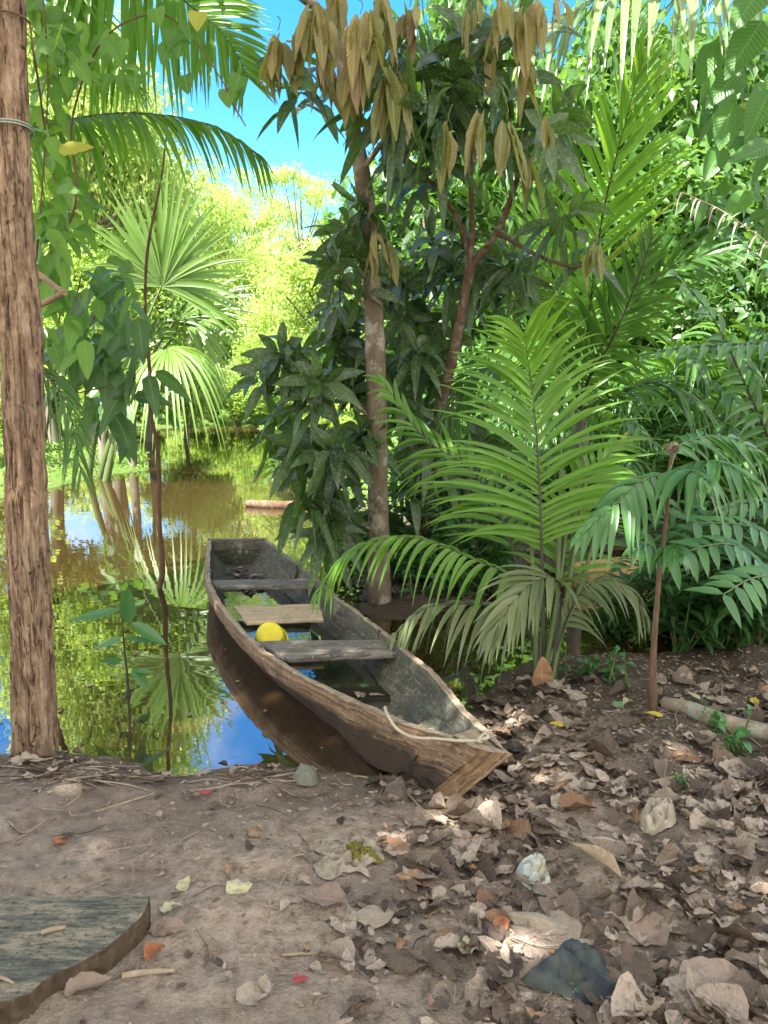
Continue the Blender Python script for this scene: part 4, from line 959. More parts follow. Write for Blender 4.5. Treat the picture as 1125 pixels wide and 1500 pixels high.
add_fan(at(270, 470, 12.6), V3([.8, .1, .7]), V3([-.4, -.8, .6]), n=40, L=1.6, W=.08, spread=90, droop=.25, edge_droop=.4, tone=.3)
add_fan(at(255, 470, 12.5), V3([.15, .2, .9]), V3([-.2, -1, .2]), n=30, L=1.35, W=.075, spread=80, droop=.15, edge_droop=.3, tone=.2)

# thin bare sapling stem in the water
b9 = gz(233, 866, -.02); Y9 = b9[1]
mb = MB()
tube(mb, [b9 - [0, 0, .15], b9, at(238, 830, Y9), at(233, 760, Y9), at(233, 690, Y9), at(228, 640, Y9), at(220, 600, Y9), at(219, 540, Y9), at(213, 470, Y9), at(214, 390, Y9), at(222, 330, Y9), at(236, 262, Y9), at(246, 180, Y9)], [.022, .020, .017, .015, .014, .013, .0125, .012, .011, .010, .008, .007, .004], 9, 120, 0, .5, .12, 18)
tag(mb.build("bare_sapling", M_BRSTEM), "thin crooked bare sapling stem rising out of the water left of the canoe", "sapling")

# big-leaved shrub hanging over the left bank, and the climbing vine
b10 = at(28, 760, 5.0); b10[2] = -.1
sh, so = palm("broadleaf_shrub", "dark shrub with big ribbed drooping leaves between the post and the sapling stem", b10, "shrub")
mb, lb = MB(), MB()
for tip in [(150, 440), (190, 480), (120, 400), (205, 530), (100, 330), (170, 560)]:
    p = at(*tip, 4.7 + R(-.3, .3)); tube(mb, [b10 + V3([R(-.1, .1), R(-.1, .1), 0]), at(70, 620, 4.9), p], [.009, .007, .003], 6, 20)
mb.build("stem", M_BRSTEM, sh, shift=so)
def scatter_leaves(mb, cx, cy, rx, ry, y0, y1, n, L, W, T=T_OVATE, down=.6, dr=.3, tone=None, toward=-.5):
    a, q = R(0, 6.28, n), np.sqrt(RNG.random(n))
    P = np.array([at(cx + rx * qq * math.cos(aa), cy + ry * qq * math.sin(aa), R(y0, y1)) for aa, qq in zip(a, q)])
    d = np.stack([R(-1, 1, n), R(-.9, .4, n), R(-1.2, .5, n) - down + .4], 1); nn = np.stack([R(-.5, .5, n), R(-.4, .4, n) + toward, R(.2, 1, n)], 1)
    place(mb, T, P, d, nn, L * R(.65, 1.2, n), W * R(.8, 1.2, n), dr * R(.4, 1.5, n), 0, tone)
for a in [(150, 480, 60, 60, 4.3, 5.2, 44), (120, 560, 50, 65, 4.4, 5.2, 34), (195, 530, 35, 60, 4.3, 4.9, 24), (140, 420, 50, 40, 4.5, 5.2, 28), (165, 620, 35, 25, 4.6, 5.1, 10), (120, 500, 75, 110, 4.4, 5.4, 34)]:
    scatter_leaves(lb, *a[:6], int(a[6] * .6), .21, .092, T_OVATE4, .8, .45)
lb.build("foliage", M_BROAD, sh, shift=so)

b11 = at(40, 800, 4.0); b11[2] = -.1
vi, vo = palm("climbing_vine", "leafy climbing vine with bright ovate leaves beside the upper part of the post", b11, "vine")
mb, lb = MB(), MB()
for pts in [[b11, at(48, 500, 4.0), at(60, 300, 3.8), at(70, 120, 3.7), at(60, -40, 3.6)], [at(55, 420, 4.0), at(110, 300, 3.9), at(105, 180, 3.9), at(150, 60, 3.8), at(230, 20, 3.8), at(285, 60, 3.8), at(330, 125, 3.8)], [at(330, 125, 3.8), at(340, 150, 3.8), at(360, 185, 3.8)]]:
    tube(mb, pts, [.007, .005, .003], 6, 50)
mb.build("stem", M_BRSTEM, vi, shift=vo)
for a in [(75, 120, 35, 110, 3.5, 4.2, 46), (95, 300, 40, 60, 3.7, 4.5, 36), (110, 60, 50, 60, 3.6, 4.2, 22), (70, 380, 30, 60, 3.8, 4.4, 24), (60, 20, 30, 40, 3.6, 4, 14), (160, 100, 40, 60, 3.7, 4.0, 9), (95, 460, 45, 70, 3.9, 4.3, 22), (160, 420, 50, 40, 4.0, 4.4, 10)]:
    scatter_leaves(lb, *a[:6], int(a[6] * 1.15), .145, .072, T_OVATE4)
for px, py in [(258, 52), (265, 65), (275, 40), (248, 75), (270, 118), (333, 138), (290, 25), (352, 118), (228, 20)]:
    place(lb, T_HEART, at(px, py - 8, 3.8), V3([R(-.4, .4), -.3, -1]), V3([R(-.3, .3), -1, .3]), .10, .09, 0)
lb.build("foliage", M_VINE, vi, shift=vo)

# fallen pale branch stub jutting from behind the post
mb = MB(); tube(mb, [at(30, 385, 3.2), at(62, 406, 3.15), at(94, 430, 3.1)], [.013, .012, .011], 10, 16, 0, .5, .12, 30); tube(mb, [at(94, 428, 3.1), at(60, 446, 3.2), at(20, 462, 3.3)], [.013, .012, .010], 10, 16, 0, .5, .12, 30)
tag(mb.build("bent_branch", bark_mat("branch_wood", (.16, .11, .065), (.30, .22, .14), (.42, .33, .22), 30, (1, 1, .5), .4)), "pale bent branch jutting out from behind the post", "branch")

# sapling growing in the shallow water
b12 = gz(188, 1018, 0); b12[2] = -.03
sp_, sq = palm("water_sapling", "small leafy sapling standing alone in the shallow water beside the post", b12, "sapling")
Ys = b12[1]
mb = MB(); tube(mb, [b12, at(186, 985, Ys), at(182, 950, Ys), at(180, 925, Ys), at(178, 890, Ys)], [.007, .006, .005, .004, .003], 7, 24); tube(mb, [at(188, 1024, Ys) - [0, 0, .02], at(187, 1012, Ys)], [.024, .010], 10, 8, 0, .5, .3, 60); mb.build("stem", M_DKSTEM, sp_, shift=sq)
for (x0, y0), (x1, y1), wd, nn in [((178, 893), (100, 908), .032, (0, -.5, 1)), ((188, 912), (188, 860), .042, (0, -1, .3)), ((192, 912), (244, 944), .038, (.2, -.6, 1)), ((183, 935), (232, 940), .022, (0, -.3, 1)), ((178, 936), (137, 950), .026, (0, -.4, 1)), ((180, 968), (144, 968), .024, (0, -.5, 1)), ((194, 978), (218, 1010), .028, (.3, -.8, .6)), ((198, 982), (222, 985), .016, (0, -.4, 1))]:
    p, q = at(x0, y0, Ys - .01), at(x1, y1, Ys - R(.0, .08)); mb = MB()
    place(mb, T_LANCE4, p, q - p, V3(nn), np.linalg.norm(q - p), wd * 1.15 * 1.6, .02); mb.build("leaf", M_SEEDB if 'M_SEEDB' in globals() else M_SEED, sp_, shift=sq)

# ------------------------------------------------------------------ background trees: three kinds, copied
def crown_mb(nl, per, leaf, flat=.8, spread=.72, lump=.36, tmpl=T_SMALL, wr=.5, droopy=.0):
    mb = MB(); cs_ = []
    for _ in range(nl):
        v = RNG.normal(size=3); v /= np.linalg.norm(v); c = v * spread * R(.35, 1) ** .6 * V3([1, 1, flat]); cs_.append(c)
        n = int(per * R(.6, 1.3)); w = RNG.normal(size=(n, 3)); w = nrm(w) * (RNG.random(n) ** .45)[:, None] * lump * R(.7, 1.25) * V3([1, 1, .65])
        p = c + w
        d = nrm(RNG.normal(size=(n, 3)) + V3([0, 0, -.4 - droopy])); nn = nrm(w) * .6 + RNG.normal(size=(n, 3)) * .5 + V3([0, 0, .8])
        t = np.clip(R(.15, .85) + R(-.25, .25, n), 0, 1)
        place(mb, tmpl, p, d, nn, leaf * R(.6, 1.3, n), leaf * wr * R(.7, 1.2, n), droopy * .4, 0, t)
    return mb, cs_
def make_tree(name, label, cr, nl, per, leaf, height, m, bark, trunk_r, **k):
    """unit crown of radius cr on a trunk, base at the origin"""
    root = thing(name, label, "tree")
    mb, cs_ = crown_mb(nl, per, leaf / cr, **k)
    for a in range(len(mb.v)): mb.v[a] = mb.v[a] * cr + V3([0, 0, height])
    tm = MB()
    tube(tm, [V3([0, 0, -.4]), V3([.08 * cr, 0, height * .4]), V3([0, .05, height * .8]), V3([.05, 0, height + cr * .4])], [trunk_r, trunk_r * .8, trunk_r * .6, trunk_r * .2], 9, 30, 0, .5, .06, 6)
    for c in cs_[::3]:
        e = c * cr + V3([0, 0, height]); s = V3([0, 0, height - cr * .5])
        tube(tm, [s, (s + e) / 2 + V3([0, 0, -.1 * cr]), e], [trunk_r * .35, trunk_r * .22, trunk_r * .08], 5, 10, cap=False)
    tm.build("trunk", bark, root); mb.build("crown", m, root)
    return root
protoA = make_tree("riverside_tree", "x", 2.2, 66, 210, .135, 4.2, M_CROWN1, M_GREYBARK, .13, lump=.34, spread=.85)
protoB = make_tree("feathery_tree", "x", 1.9, 34, 200, .17, 6.2, M_CROWN1, M_GREYBARK, .10, flat=1.3, spread=.8, lump=.3, wr=.3, droopy=.4)
protoC = make_tree("forest_tree", "x", 2.0, 44, 150, .24, 4.0, M_CROWN3, M_GREYBARK, .13, wr=.45)
protoD = make_tree("leafy_tree", "x", 2.0, 66, 200, .14, 3.9, M_CROWN2, M_GREYBARK, .12, lump=.34, spread=.82)
used = set()
def put_tree(proto, px, py, Y, sc, label, group, rz=None):
    """crown centre seen at (px, py) at distance Y"""
    p = at(px, py, Y)
    ch = {id(protoA): 4.2, id(protoB): 6.2, id(protoC): 4.0, id(protoD): 3.9}[id(proto)]
    loc = (p[0], p[1], p[2] - ch * sc)
    rz = R(0, 6.28) if rz is None else rz
    g = gh(p[0], p[1]); zs = max(.3, (p[2] - g) / ch)
    if id(proto) in used: o = dup(proto, loc, rz, sc, label, group)
    else:
        used.add(id(proto)); o = proto; o.location = loc; o.rotation_euler = (0, 0, rz); o.scale = (sc,) * 3; o["label"] = label; o["group"] = group
    if loc[2] > g + .25:                                       # stretch so that the trunk stands on the ground
        o.location = (p[0], p[1], g); o.scale = (sc, sc, zs)
    return o
GB, GR_, GL = "trees beyond the water", "trees in the forest on the right", "trees on the left bank"
for a in [
    (protoD, 70, 380, 17.5, 1.0, "leafy tree rising behind the climbing vine on the left bank", GL),
    (protoD, 10, 430, 17.0, 1.0, "leafy tree partly hidden behind the wooden post", GL),
    (protoA, 150, 290, 14.5, .80, "sunlit tree standing just behind the fan palm", GL),
    (protoA, 262, 335, 32.0, 1.25, "sunlit tree whose top shows between the hanging frond and the fan palm", GL),
    (protoD, 180, 430, 13.0, .70, "green tree behind the fan palm's lower fans", GL),
    (protoA, 120, 200, 13.0, .7, "tall sunlit tree seen through the comb of hanging palm leaflets", GL),
    (protoA, 150, 390, 15.5, .9, "sunlit tree low behind the drooping big-leaved shrub", GL),
    (protoA, 60, 320, 16.0, .9, "sunlit tree showing beside the post behind the vine", GL),
    (protoD, 205, 420, 19.0, 1.0, "green tree closing the gap left of the fan palm", GL),
    (protoB, 440, 330, 27.0, 1.05, "tall feathery tree standing clear against the blue sky over the river", GB),
    (protoB, 372, 325, 40.0, 1.35, "airy pale tree left of the tall feathery one against the sky", GB),
    (protoA, 345, 425, 38.0, 1.35, "rounded yellow-green tree on the far shore beside the fan palm", GB),
    (protoA, 440, 480, 31.0, 1.2, "rounded yellow-green tree closing the end of the river", GB),
    (protoD, 400, 540, 29.0, .9, "low green tree at the water's end beneath the rounded ones", GB),
    (protoA, 500, 440, 20.0, .95, "yellow-green tree half hidden by the pale trunk's foliage", GB),
    (protoD, 310, 490, 34.0, 1.15, "green tree behind the drooping fan segments", GB),
    (protoA, 270, 560, 20.0, .6, "short bright tree above the grassy left bank", GB),
    (protoD, 490, 560, 17.0, .7, "green tree on the right shore behind the dark overhanging leaves", GB),
    (protoC, 620, 330, 13.0, .9, "forest tree showing through the foliage between the two trunks", GR_),
    (protoC, 590, 520, 12.0, .8, "forest tree directly behind the pale trunk", GR_),
    (protoC, 720, 430, 11.5, .8, "forest tree behind the forked red-brown tree", GR_),
    (protoC, 800, 250, 12.0, .8, "dark tree behind the upright fronds of the tall palm", GR_),
    (protoC, 880, 480, 11.0, .8, "dark tree behind the dark lower fronds of the tall palm", GR_),
    (protoC, 990, 330, 10.5, .75, "dark tree behind the pale dead frond", GR_),
    (protoC, 1060, 200, 11.0, .9, "dark tree under the silvery fronds in the top right corner", GR_),
    (protoC, 1090, 450, 9.5, .7, "dark tree at the right edge above the arching palm", GR_),
    (protoC, 980, 560, 12.0, .8, "deep-shaded tree in the gap between the tall palm and the seedling", GR_),
    (protoC, 760, 560, 10.5, .6, "deep-shaded tree behind the young palm's upright frond", GR_),
    (protoC, 920, 170, 14.0, .9, "tall dark tree glimpsed between the top right palms", GR_),
    (protoC, 690, 150, 14.0, .8, "high tree glimpsed above the forked tree", GR_),
]: put_tree(*a)
# the far wood that closes the view: one mass
fm = MB()
for _ in range(420):
    ang = R(-.62, .62); d = R(33, 52); x, y = d * math.sin(ang), d * math.cos(ang); top = R(2.2, 5.0)
    if -0.24 < ang < -0.02: top *= .62
    for _k in range(3):
        c = V3([x + R(-1, 1), y, R(.3, top)]); n = 60
        w = nrm(RNG.normal(size=(n, 3))) * (RNG.random(n) ** .4)[:, None] * R(.7, 1.3)
        place(fm, T_SMALL, c + w, nrm(RNG.normal(size=(n, 3))), w + V3([0, -.3, .8]), R(.25, .45, n), R(.14, .25, n), 0, 0, np.clip(R(.1, .9) + R(-.2, .2, n), 0, 1))
tag(fm.build("distant_forest", M_CROWN1), "sunlit far wood closing the view behind the river", "forest", kind="stuff")

# ------------------------------------------------------------------ understorey plants, copied
def proto_bush(name, cat, m, nst, h, L, W, T, per, spread=.35):
    root = thing(name, "x", cat); sm, lb = MB(), MB()
    for s in range(nst):
        a = R(0, 6.28); tip = V3([math.cos(a) * spread * R(.3, 1), math.sin(a) * spread * R(.3, 1), h * R(.6, 1.1)]); b0 = V3([R(-.05, .05), R(-.05, .05), -.05])
        P = spline([b0, (b0 + tip) / 2 + V3([0, 0, h * .12]), tip], 20); tube(sm, P, [.008, .005, .002], 5)
        ii = np.linspace(4, 19, per).astype(int); al = np.arange(per) * 2.4 + R(0, 6)
        d = np.stack([np.cos(al), np.sin(al), R(-.3, .6, per)], 1) + nrm(P[ii] - P[ii - 1]) * .4
        place(lb, T, P[ii], d, V3([0, 0, 1]) + R(-.45, .45, (per, 3)), L * R(.6, 1.15, per), W * R(.8, 1.15, per), R(.15, .6, per), 0, np.clip(R(.2, .8) + R(-.3, .3, per), 0, 1))
    sm.build("stems", M_STEM, root); lb.build("foliage", m, root); return root
def proto_palmlet(name, m, nf, h, L, W, nl):
    root = thing(name, "x", "palm")
    for k in range(nf):
        a = k * 2.4 + R(-.3, .3); r = h * R(.5, .95); dx, dy = math.cos(a), math.sin(a); hh = h * R(.65, 1.1)
        mb, rb = MB(), MB()
        frond(mb, [(0, 0, 0), (dx * r * .25, dy * r * .25, hh * .6), (dx * r * .65, dy * r * .65, hh), (dx * r * 1.1, dy * r * 1.1, hh * .85)], (-dx * .2, -dy * .2, 1), rmb=rb, n=nl, L=L, W=W, a0=65, a1=20, droop=.5, vee=-5, s0=.3, rr=.006)
        o = mb.build("frond", m, root); rb.build("midrib", M_DKSTEM, o)
    return root
pU1 = proto_bush("understorey_shrub", "shrub", M_UNDER, 14, .9, .20, .075, T_OVATE, 14, .55)
pU2 = proto_bush("cane_plant", "plant", M_UNDER, 16, .75, .26, .045, T_LANCE, 16, .5)
pU3 = proto_palmlet("dwarf_palm", M_PALMDK, 9, .9, .32, .03, 20)
pU4 = proto_bush("sunlit_shrub", "shrub", M_CROWN2, 26, 1.3, .17, .07, T_OVATE, 22, .9)
pU5 = proto_bush("ground_herb", "plant", M_SEED, 6, .16, .07, .035, T_OVATE, 6, .14)
used2 = set()
def put(proto, p, sc, label, group):
    rz = R(0, 6.28)
    if id(proto) in used2: return dup(proto, p, rz, sc, label, group)
    used2.add(id(proto)); proto.location = [float(c) for c in p]; proto.rotation_euler = (0, 0, rz); proto.scale = (sc,) * 3
    proto["label"] = label; proto["group"] = group; return proto
def gat(px, Y, dz=0.0):
    p = at(px, 800, Y); p[2] = max(gh(p[0], p[1]), -.05) + dz; return p
# right edge of the near bank, standing by the water
for px, Y, pr, sc in [(1010, 4.05, pU2, .85), (1060, 4.1, pU2, .95), (1110, 4.0, pU2, .9), (1085, 4.4, pU2, 1.05), (1030, 4.5, pU2, .95), (1150, 4.4, pU2, 1.0), (905, 4.35, pU2, .6), (985, 4.5, pU2, .75)]:
    put(pr, gat(px, Y), sc, "dark lance-leaved cane plant in the thicket by the water behind the log", "cane plants behind the log")
for px, Y, sc in [(680, 5.25, .7), (730, 5.6, .7), (590, 5.6, .9), (655, 5.9, .8), (545, 5.6, .7), (500, 5.8, .55), (640, 5.15, .45), (700, 5.2, .5), (600, 5.2, .4), (735, 5.35, .5), (575, 5.35, .45), (670, 5.5, .6)]:
    put(pU1, gat(px, Y), sc, "dark understorey shrub at the foot of the two trunks behind the canoe", "shrubs at the foot of the trunks")
for px, Y, sc in [(880, 7.6, .9), (960, 7.4, .9), (1040, 7.6, 1.0), (1110, 7.3, 1.0), (800, 7.8, 1.0), (720, 7.5, 1.0), (660, 7.8, 1.1), (1180, 7.8, 1.2), (1000, 8.4, 1.2), (900, 8.7, 1.3), (820, 8.8, 1.3), (1080, 8.8, 1.4), (740, 8.9, 1.4), (1150, 9.2, 1.5), (960, 9.6, 1.6), (860, 9.9, 1.7), (640, 9.0, 1.4), (1030, 10.2, 1.7)]:
    put(pU1, gat(px, Y), sc, "leafy understorey shrub in the dense growth beyond the orange muddy channel", "shrubs beyond the muddy channel")
for px, Y, sc in [(1060, 6.9, .9), (920, 8.0, 1.1), (1020, 7.9, 1.1), (1120, 8.2, 1.2), (780, 8.3, 1.2), (860, 9.2, 1.5), (980, 9.0, 1.5), (690, 8.4, 1.2), (905, 6.95, 1.25), (1000, 7.1, 1.35), (1095, 6.9, 1.5), (835, 7.3, 1.2), (760, 7.1, 1.1), (1140, 7.4, 1.7), (950, 8.0, 1.9), (1050, 8.3, 2.1), (880, 8.4, 1.9)]:
    put(pU3, gat(px, Y), sc, "feathery dwarf palm among the shrubs beyond the orange muddy channel", "dwarf palms beyond the muddy channel")
for px, Y, sc, lb_ in [(430, 9.6, .55, "low palm with splayed bright leaves at the river's edge by the floating log"), (478, 9.2, .5, "low palm beside the splayed one, under the dark overhanging leaves")]:
    o = put(pU3, gat(px, Y), sc, lb_, "low palms at the river's edge")
for px, Y, sc in [(40, 18, 1.1), (80, 19, 1.2), (130, 21, 1.2), (170, 23, 1.2), (210, 25, 1.2), (240, 26, 1.2), (285, 25, 1.3), (320, 26.5, 1.3), (355, 26, 1.3), (390, 25, 1.2), (415, 22, 1.2), (440, 18, 1.1), (465, 15, 1.0), (490, 12.5, 1.0), (450, 20, 1.3), (30, 14, 1.2), (185, 20, 1.2), (520, 11, 1.1), (-20, 12, 1.2), (300, 27, 1.5), (380, 27, 1.5)]:
    put(pU4, gat(px, Y), sc, "sunlit green bush lining the far edge of the river", "bushes lining the far river edge")
for px, py, sc, lb_ in [(1082, 1098, .9, "small bright green herb sprouting in front of the log"), (905, 1000, .9, "small herb on dark soil left of the palm seedling"), (1040, 1062, .6, "tiny herb growing over the top of the log"), (845, 990, .8, "small herb near the foot of the young clumping palm"), (620, 872, 1.3, "green herb at the water's edge just right of the pale trunk"), (668, 868, 1.6, "larger herb under the arching frond behind the canoe"), (705, 868, 1.4, "herb beside the larger one under the arching frond"), (1000, 1150, .35, "tiny green sprout among the dead leaves in the right middle")]:
    put(pU5, on_ground(px, py), sc, lb_, "small herbs on the bank")
# grassy left bank
gm = MB()
for poly_px in range(1):
    n = 34000
    X, Yy = R(-11, 0.5, n), R(8.5, 34, n); h = ground_h(X, Yy); k = h > .02
    P = np.stack([X, Yy, h], 1)[k]; n = len(P)
    place(gm, T_TINY, P, np.stack([R(-.6, .6, n), R(-.6, .6, n), R(.5, 1, n)], 1), RNG.normal(size=(n, 3)), R(.06, .18, n), R(.02, .05, n), .3)
tag(gm.build("bank_grass", M_GRASS), "short sunlit grass on the banks beyond the water", "grass", kind="stuff")
# leaning green stems on the left bank
for pts, lb_ in [([(128, 690, 11.8), (138, 640, 11.7), (152, 590, 11.5), (165, 540, 11.5)], "upright green stem on the grassy left bank"), ([(143, 690, 11.8), (165, 640, 11.6), (200, 575, 11.4)], "green stem leaning right, close beside the upright one on the left bank"), ([(150, 690, 11.4), (168, 650, 11.3), (184, 615, 11.2), (188, 570, 11.2)], "pale yellow-green stem rising from the edge of the left bank")]:
    P = [at(*p) for p in pts]; P[0][2] = gh(P[0][0], P[0][1]) - .05
    mb = MB(); tube(mb, P, [.06, .05, .035], 8, 30, 0, .5, .08, 12); lb2 = MB()
    root = thing("bank_stem", lb_, "sapling", P[0], "stems on the left bank"); mb.build("stem", M_STEM, root, shift=P[0])
    n = 26; q = P[-1] + R(-.5, .5, (n, 3)) * V3([1, .8, .7]); place(lb2, T_OVATE, q, R(-1, 1, (n, 3)) + V3([0, 0, -.4]), V3([0, -.4, 1]) + R(-.4, .4, (n, 3)), .34, .13, .3); lb2.build("foliage", M_BROAD, root, shift=P[0])

# big soft leaves hanging in at the top right
b13 = at(1260, 900, 5.4); b13[2] = gh(b13[0], b13[1])
M_BIGLEAF = leaf_mat("big_soft_leaf", (0.022, 0.075, 0.018), (0.07, 0.18, 0.03), (0.26, 0.52, 0.04), 0.36, 0.36, 0.35, rare=((0.30, 0.30, 0.03), 0.02), spec=0.4)
bt, bo_ = palm("large_leaved_tree", "tree with huge soft holed leaves at the upper right edge", b13, "tree")
mb = MB(); tube(mb, [b13 - [0, 0, .2], at(1250, 500, 5.3), at(1200, 200, 5.1), at(1150, -20, 5.0)], [.07, .055, .04, .02], 10, 40, 0, .5, .06, 12); mb.build("trunk", M_GREYBARK, bt, shift=bo_)
lb = MB()
for px, py, Y, dx, dz, L, W in [(1118, 30, 4.7, -.7, -1, .34, .2), (1090, 100, 4.9, -.9, -.8, .3, .16), (1075, 150, 4.9, -.3, -1, .26, .17), (1130, 130, 4.9, -.5, -1, .3, .18), (1140, 210, 4.8, -1, -.3, .34, .15), (1050, 60, 5.2, -.4, -1, .26, .15), (1100, 280, 4.9, -.6, -.6, .22, .13), (1125, -30, 4.6, -.8, -1, .34, .2), (1060, 215, 5.0, -.6, -.9, .24, .14)]:
    place(lb, T_OVATE, at(px, py, Y), V3([dx, R(-.3, .1), dz]), V3([R(-.2, .2), -.8, .6]), L, W, .1)
scatter_leaves(lb, 1080, 330, 60, 90, 5.0, 6, 70, .16, .07); scatter_leaves(lb, 1100, 110, 70, 110, 5.2, 6, 60, .22, .10)
lb.build("foliage", M_BIGLEAF, bt, shift=bo_)

# ------------------------------------------------------------------ logs, sticks
def stick(name, px, r, label, cat="stick", m=None, lift=.5, n=24, group=None, bump=.1):
    P = [on_ground(*p[:2], (r if np.isscalar(r) else r[0]) * lift + (p[2] if len(p) > 2 else 0)) for p in px]
    mb = MB(); tube(mb, P, r, 10, n, 0, .5, bump, 35); return tag(mb.build(name, m or M_TWIG), label, cat, group)
M_TWIG = bark_mat("dry_twig", (.20, .15, .10), (.33, .26, .18), (.46, .38, .28), 40, (1, 1, .3), .4)
M_LOG = bark_mat("log_bark", (.12, .095, .07), (.24, .195, .145), (.36, .30, .235), 18, (1, 1, .5), .6, (.30, .31, .25))
stick("fallen_log", [(972, 1036), (1010, 1046), (1050, 1062), (1090, 1074), (1150, 1086), (1230, 1098)], [.028, .034, .036, .036, .038, .04], "fallen grey-brown log lying on the bank at the right edge", "log", M_LOG, .7, 60, bump=.06)
P = [gz(835, 846, .06), gz(880, 842, .07), gz(930, 838, .07), gz(1010, 832, .08)]
mb = MB(); tube(mb, P, [.10, .115, .11, .09], 14, 40, 0, .5, .07, 7); tag(mb.build("sunlit_water_log", plain_mat("sunlit_water_orange", (.42, .27, .09), (.30, .17, .06), 9, .6, .5)), "yellow-brown log shape standing in for sunlit muddy water behind the palms", "log")  # added log shape, coloured orange in place of sunlit muddy water
P = [gz(362, 738, .03), gz(400, 740, .03), gz(440, 741, .02), gz(540, 742, .03)]
mb = MB(); tube(mb, P, [.05, .06, .055, .04], 9, 30, 0, .5, .1, 8); tag(mb.build("floating_log", M_BARK2), "reddish log floating across the river behind the canoe", "log")
for px, r, lb_ in [([(-20, 1262), (60, 1208), (122, 1164)], [.006, .005, .003], "long straight stick slanting up on the mud left of the centre"),
                   ([(140, 1190), (185, 1176), (226, 1163)], [.004, .005, .003], "short thin stick on the mud just below the water's edge"),
                   ([(120, 1142), (170, 1138), (225, 1142)], [.008, .007, .004], "pale driftwood stick lying along the water's edge"),
                   ([(178, 1432), (215, 1426), (255, 1424)], [.008, .008, .004], "stubby pale stick right of the sawn plank"),
                   ([(412, 1400), (460, 1398), (512, 1404)], [.004, .004, .002], "thin dark-edged stick in the lower centre of the mud"),
                   ([(955, 1290), (1010, 1318), (1060, 1336), (1140, 1368)], [.006, .005, .004, .003], "long pale dry stem lying across the leaves at the right"),
                   ([(930, 1155), (980, 1142), (1040, 1130)], [.007, .009, .005], "crooked stick among leaves below the log"),
                   ([(1000, 1192), (1060, 1215), (1110, 1232)], [.014, .012, .008], "thick greyish stick half under leaves at the right"),
                   ([(470, 1141), (530, 1138), (590, 1160), (625, 1190), (680, 1212), (770, 1205)], [.004, .003, .003, .002], "long thin pale root curling in front of the bow"),
                   ([(618, 1478), (640, 1500), (664, 1530)], [.004, .004, .003], "thin bare twig at the bottom edge in the middle"),
                   ([(390, 1345), (398, 1318), (420, 1280)], [.003, .003, .002], "short upright-lying twig beside the flat pale leaf scrap")]:
    stick("stick", px, r, lb_)

# ------------------------------------------------------------------ leaf litter
lm = MB()
KEEP = [(835, 1428, 80, 50), (785, 1288, 38, 34), (963, 1208, 40, 28), (850, 1186, 45, 25), (870, 1270, 30, 55), (800, 1362, 75, 40), (905, 1035, 30, 25), (985, 1040, 35, 16), (1030, 1055, 35, 16), (1075, 1070, 35, 16), (1125, 1083, 40, 18), (515, 1258, 60, 40), (960, 1372, 60, 40), (1050, 1440, 60, 40)]
def litter(n, dens, size, dark=.3, lift=.012):
    c = 0
    while c < n:
        px, py = R(-60, 1480), R(985, 1520)
        if R() > dens(px, py) or any(((px - a) / c_) ** 2 + ((py - b_ - 8) / d_) ** 2 < 1 for a, b_, c_, d_ in KEEP): continue
        p = on_ground(px, py)
        if p[2] < .012: continue
        y = R(0, 6.28); L = R(*size) * (1.25 if R() < .15 else 1)
        k = int(R(0, 10)); t = R(.02, .97)
        place(lm, DEAD[k], p + [0, 0, lift * R(.2, 1.8)], V3([math.cos(y), math.sin(y), R(-.08, .12)]), V3([R(-.2, .2), R(-.2, .2), 1]), L, L * R(.42, .72), R(-.15, .15), R(-.2, .3), t, int(R() < dark * (1.6 if py < 1120 else 1)))
        c += 1
def d_right(px, py):
    a = np.clip((px - (470 + (1500 - py) * .0)) / 260, 0, 1); b = .35 if (py > 1380 and 560 < px < 700) else 1
    if px < 700 and py < 1150: return .25 * a
    return a * b
def d_left(px, py): return .5 if py < 1200 else .35
litter(860, d_right, (.055, .15), .30)
litter(1850, d_right, (.015, .055), .45, .02)
litter(90, lambda x, y: 1.0 if (x < 470 and 1098 < y < 1150) else 0, (.015, .06), .5)
litter(160, lambda x, y: 1.0 if (560 < x < 760 and 985 < y < 1160) else 0, (.03, .09), .8)
litter(230, d_left, (.012, .05), .25)
n_ = 5200                                                      # crumbs of bark and leaf
n_ = 13000; pts = []
while len(pts) < n_:
    x, y = R(-1.6, 2.3), R(1.35, 3.9)
    if R() < np.clip(.42 + .5 * (x + .1) + .25 * noise(V3([[x, y, 0]]), 3, 4)[0], .12, 1): pts.append((x, y))
pts = V3(pts); h = ground_h(pts[:, 0], pts[:, 1]); k = h > .012; P = np.stack([pts[:, 0], pts[:, 1], h + .003], 1)[k]; n = len(P)
ya = R(0, 6.28, n); L = R(.004, .026, n)
place(lm, template(pf_diam, 3, .3, 2, 0, .15, 3), P, np.stack([np.cos(ya), np.sin(ya), R(-.2, .3, n)], 1), np.stack([R(-.6, .6, n), R(-.6, .6, n), np.ones(n)], 1), L, L * R(.15, .8, n), 0, 0, None, 0)
for _ in range(330):                                           # bits of twig and root
    x, y = R(-1.3, 2.1), R(1.4, 3.4); L = R(.03, .14); a = R(0, 6.28); q = [V3([x, y, 0]) + V3([math.cos(a + b_), math.sin(a + b_), 0]) * L * t_ for t_, b_ in ((0, 0), (.5, R(-.3, .3)), (1, R(-.3, .3)))]
    q = [V3([p_[0], p_[1], gh(p_[0], p_[1]) + .004 + R(0, .012)]) for p_ in q]
    if min(p_[2] for p_ in q) < .014: continue
    tube(lm, q, [.0022, .0018, .001], 5, 8, int(R() < .4), R(.1, .95))
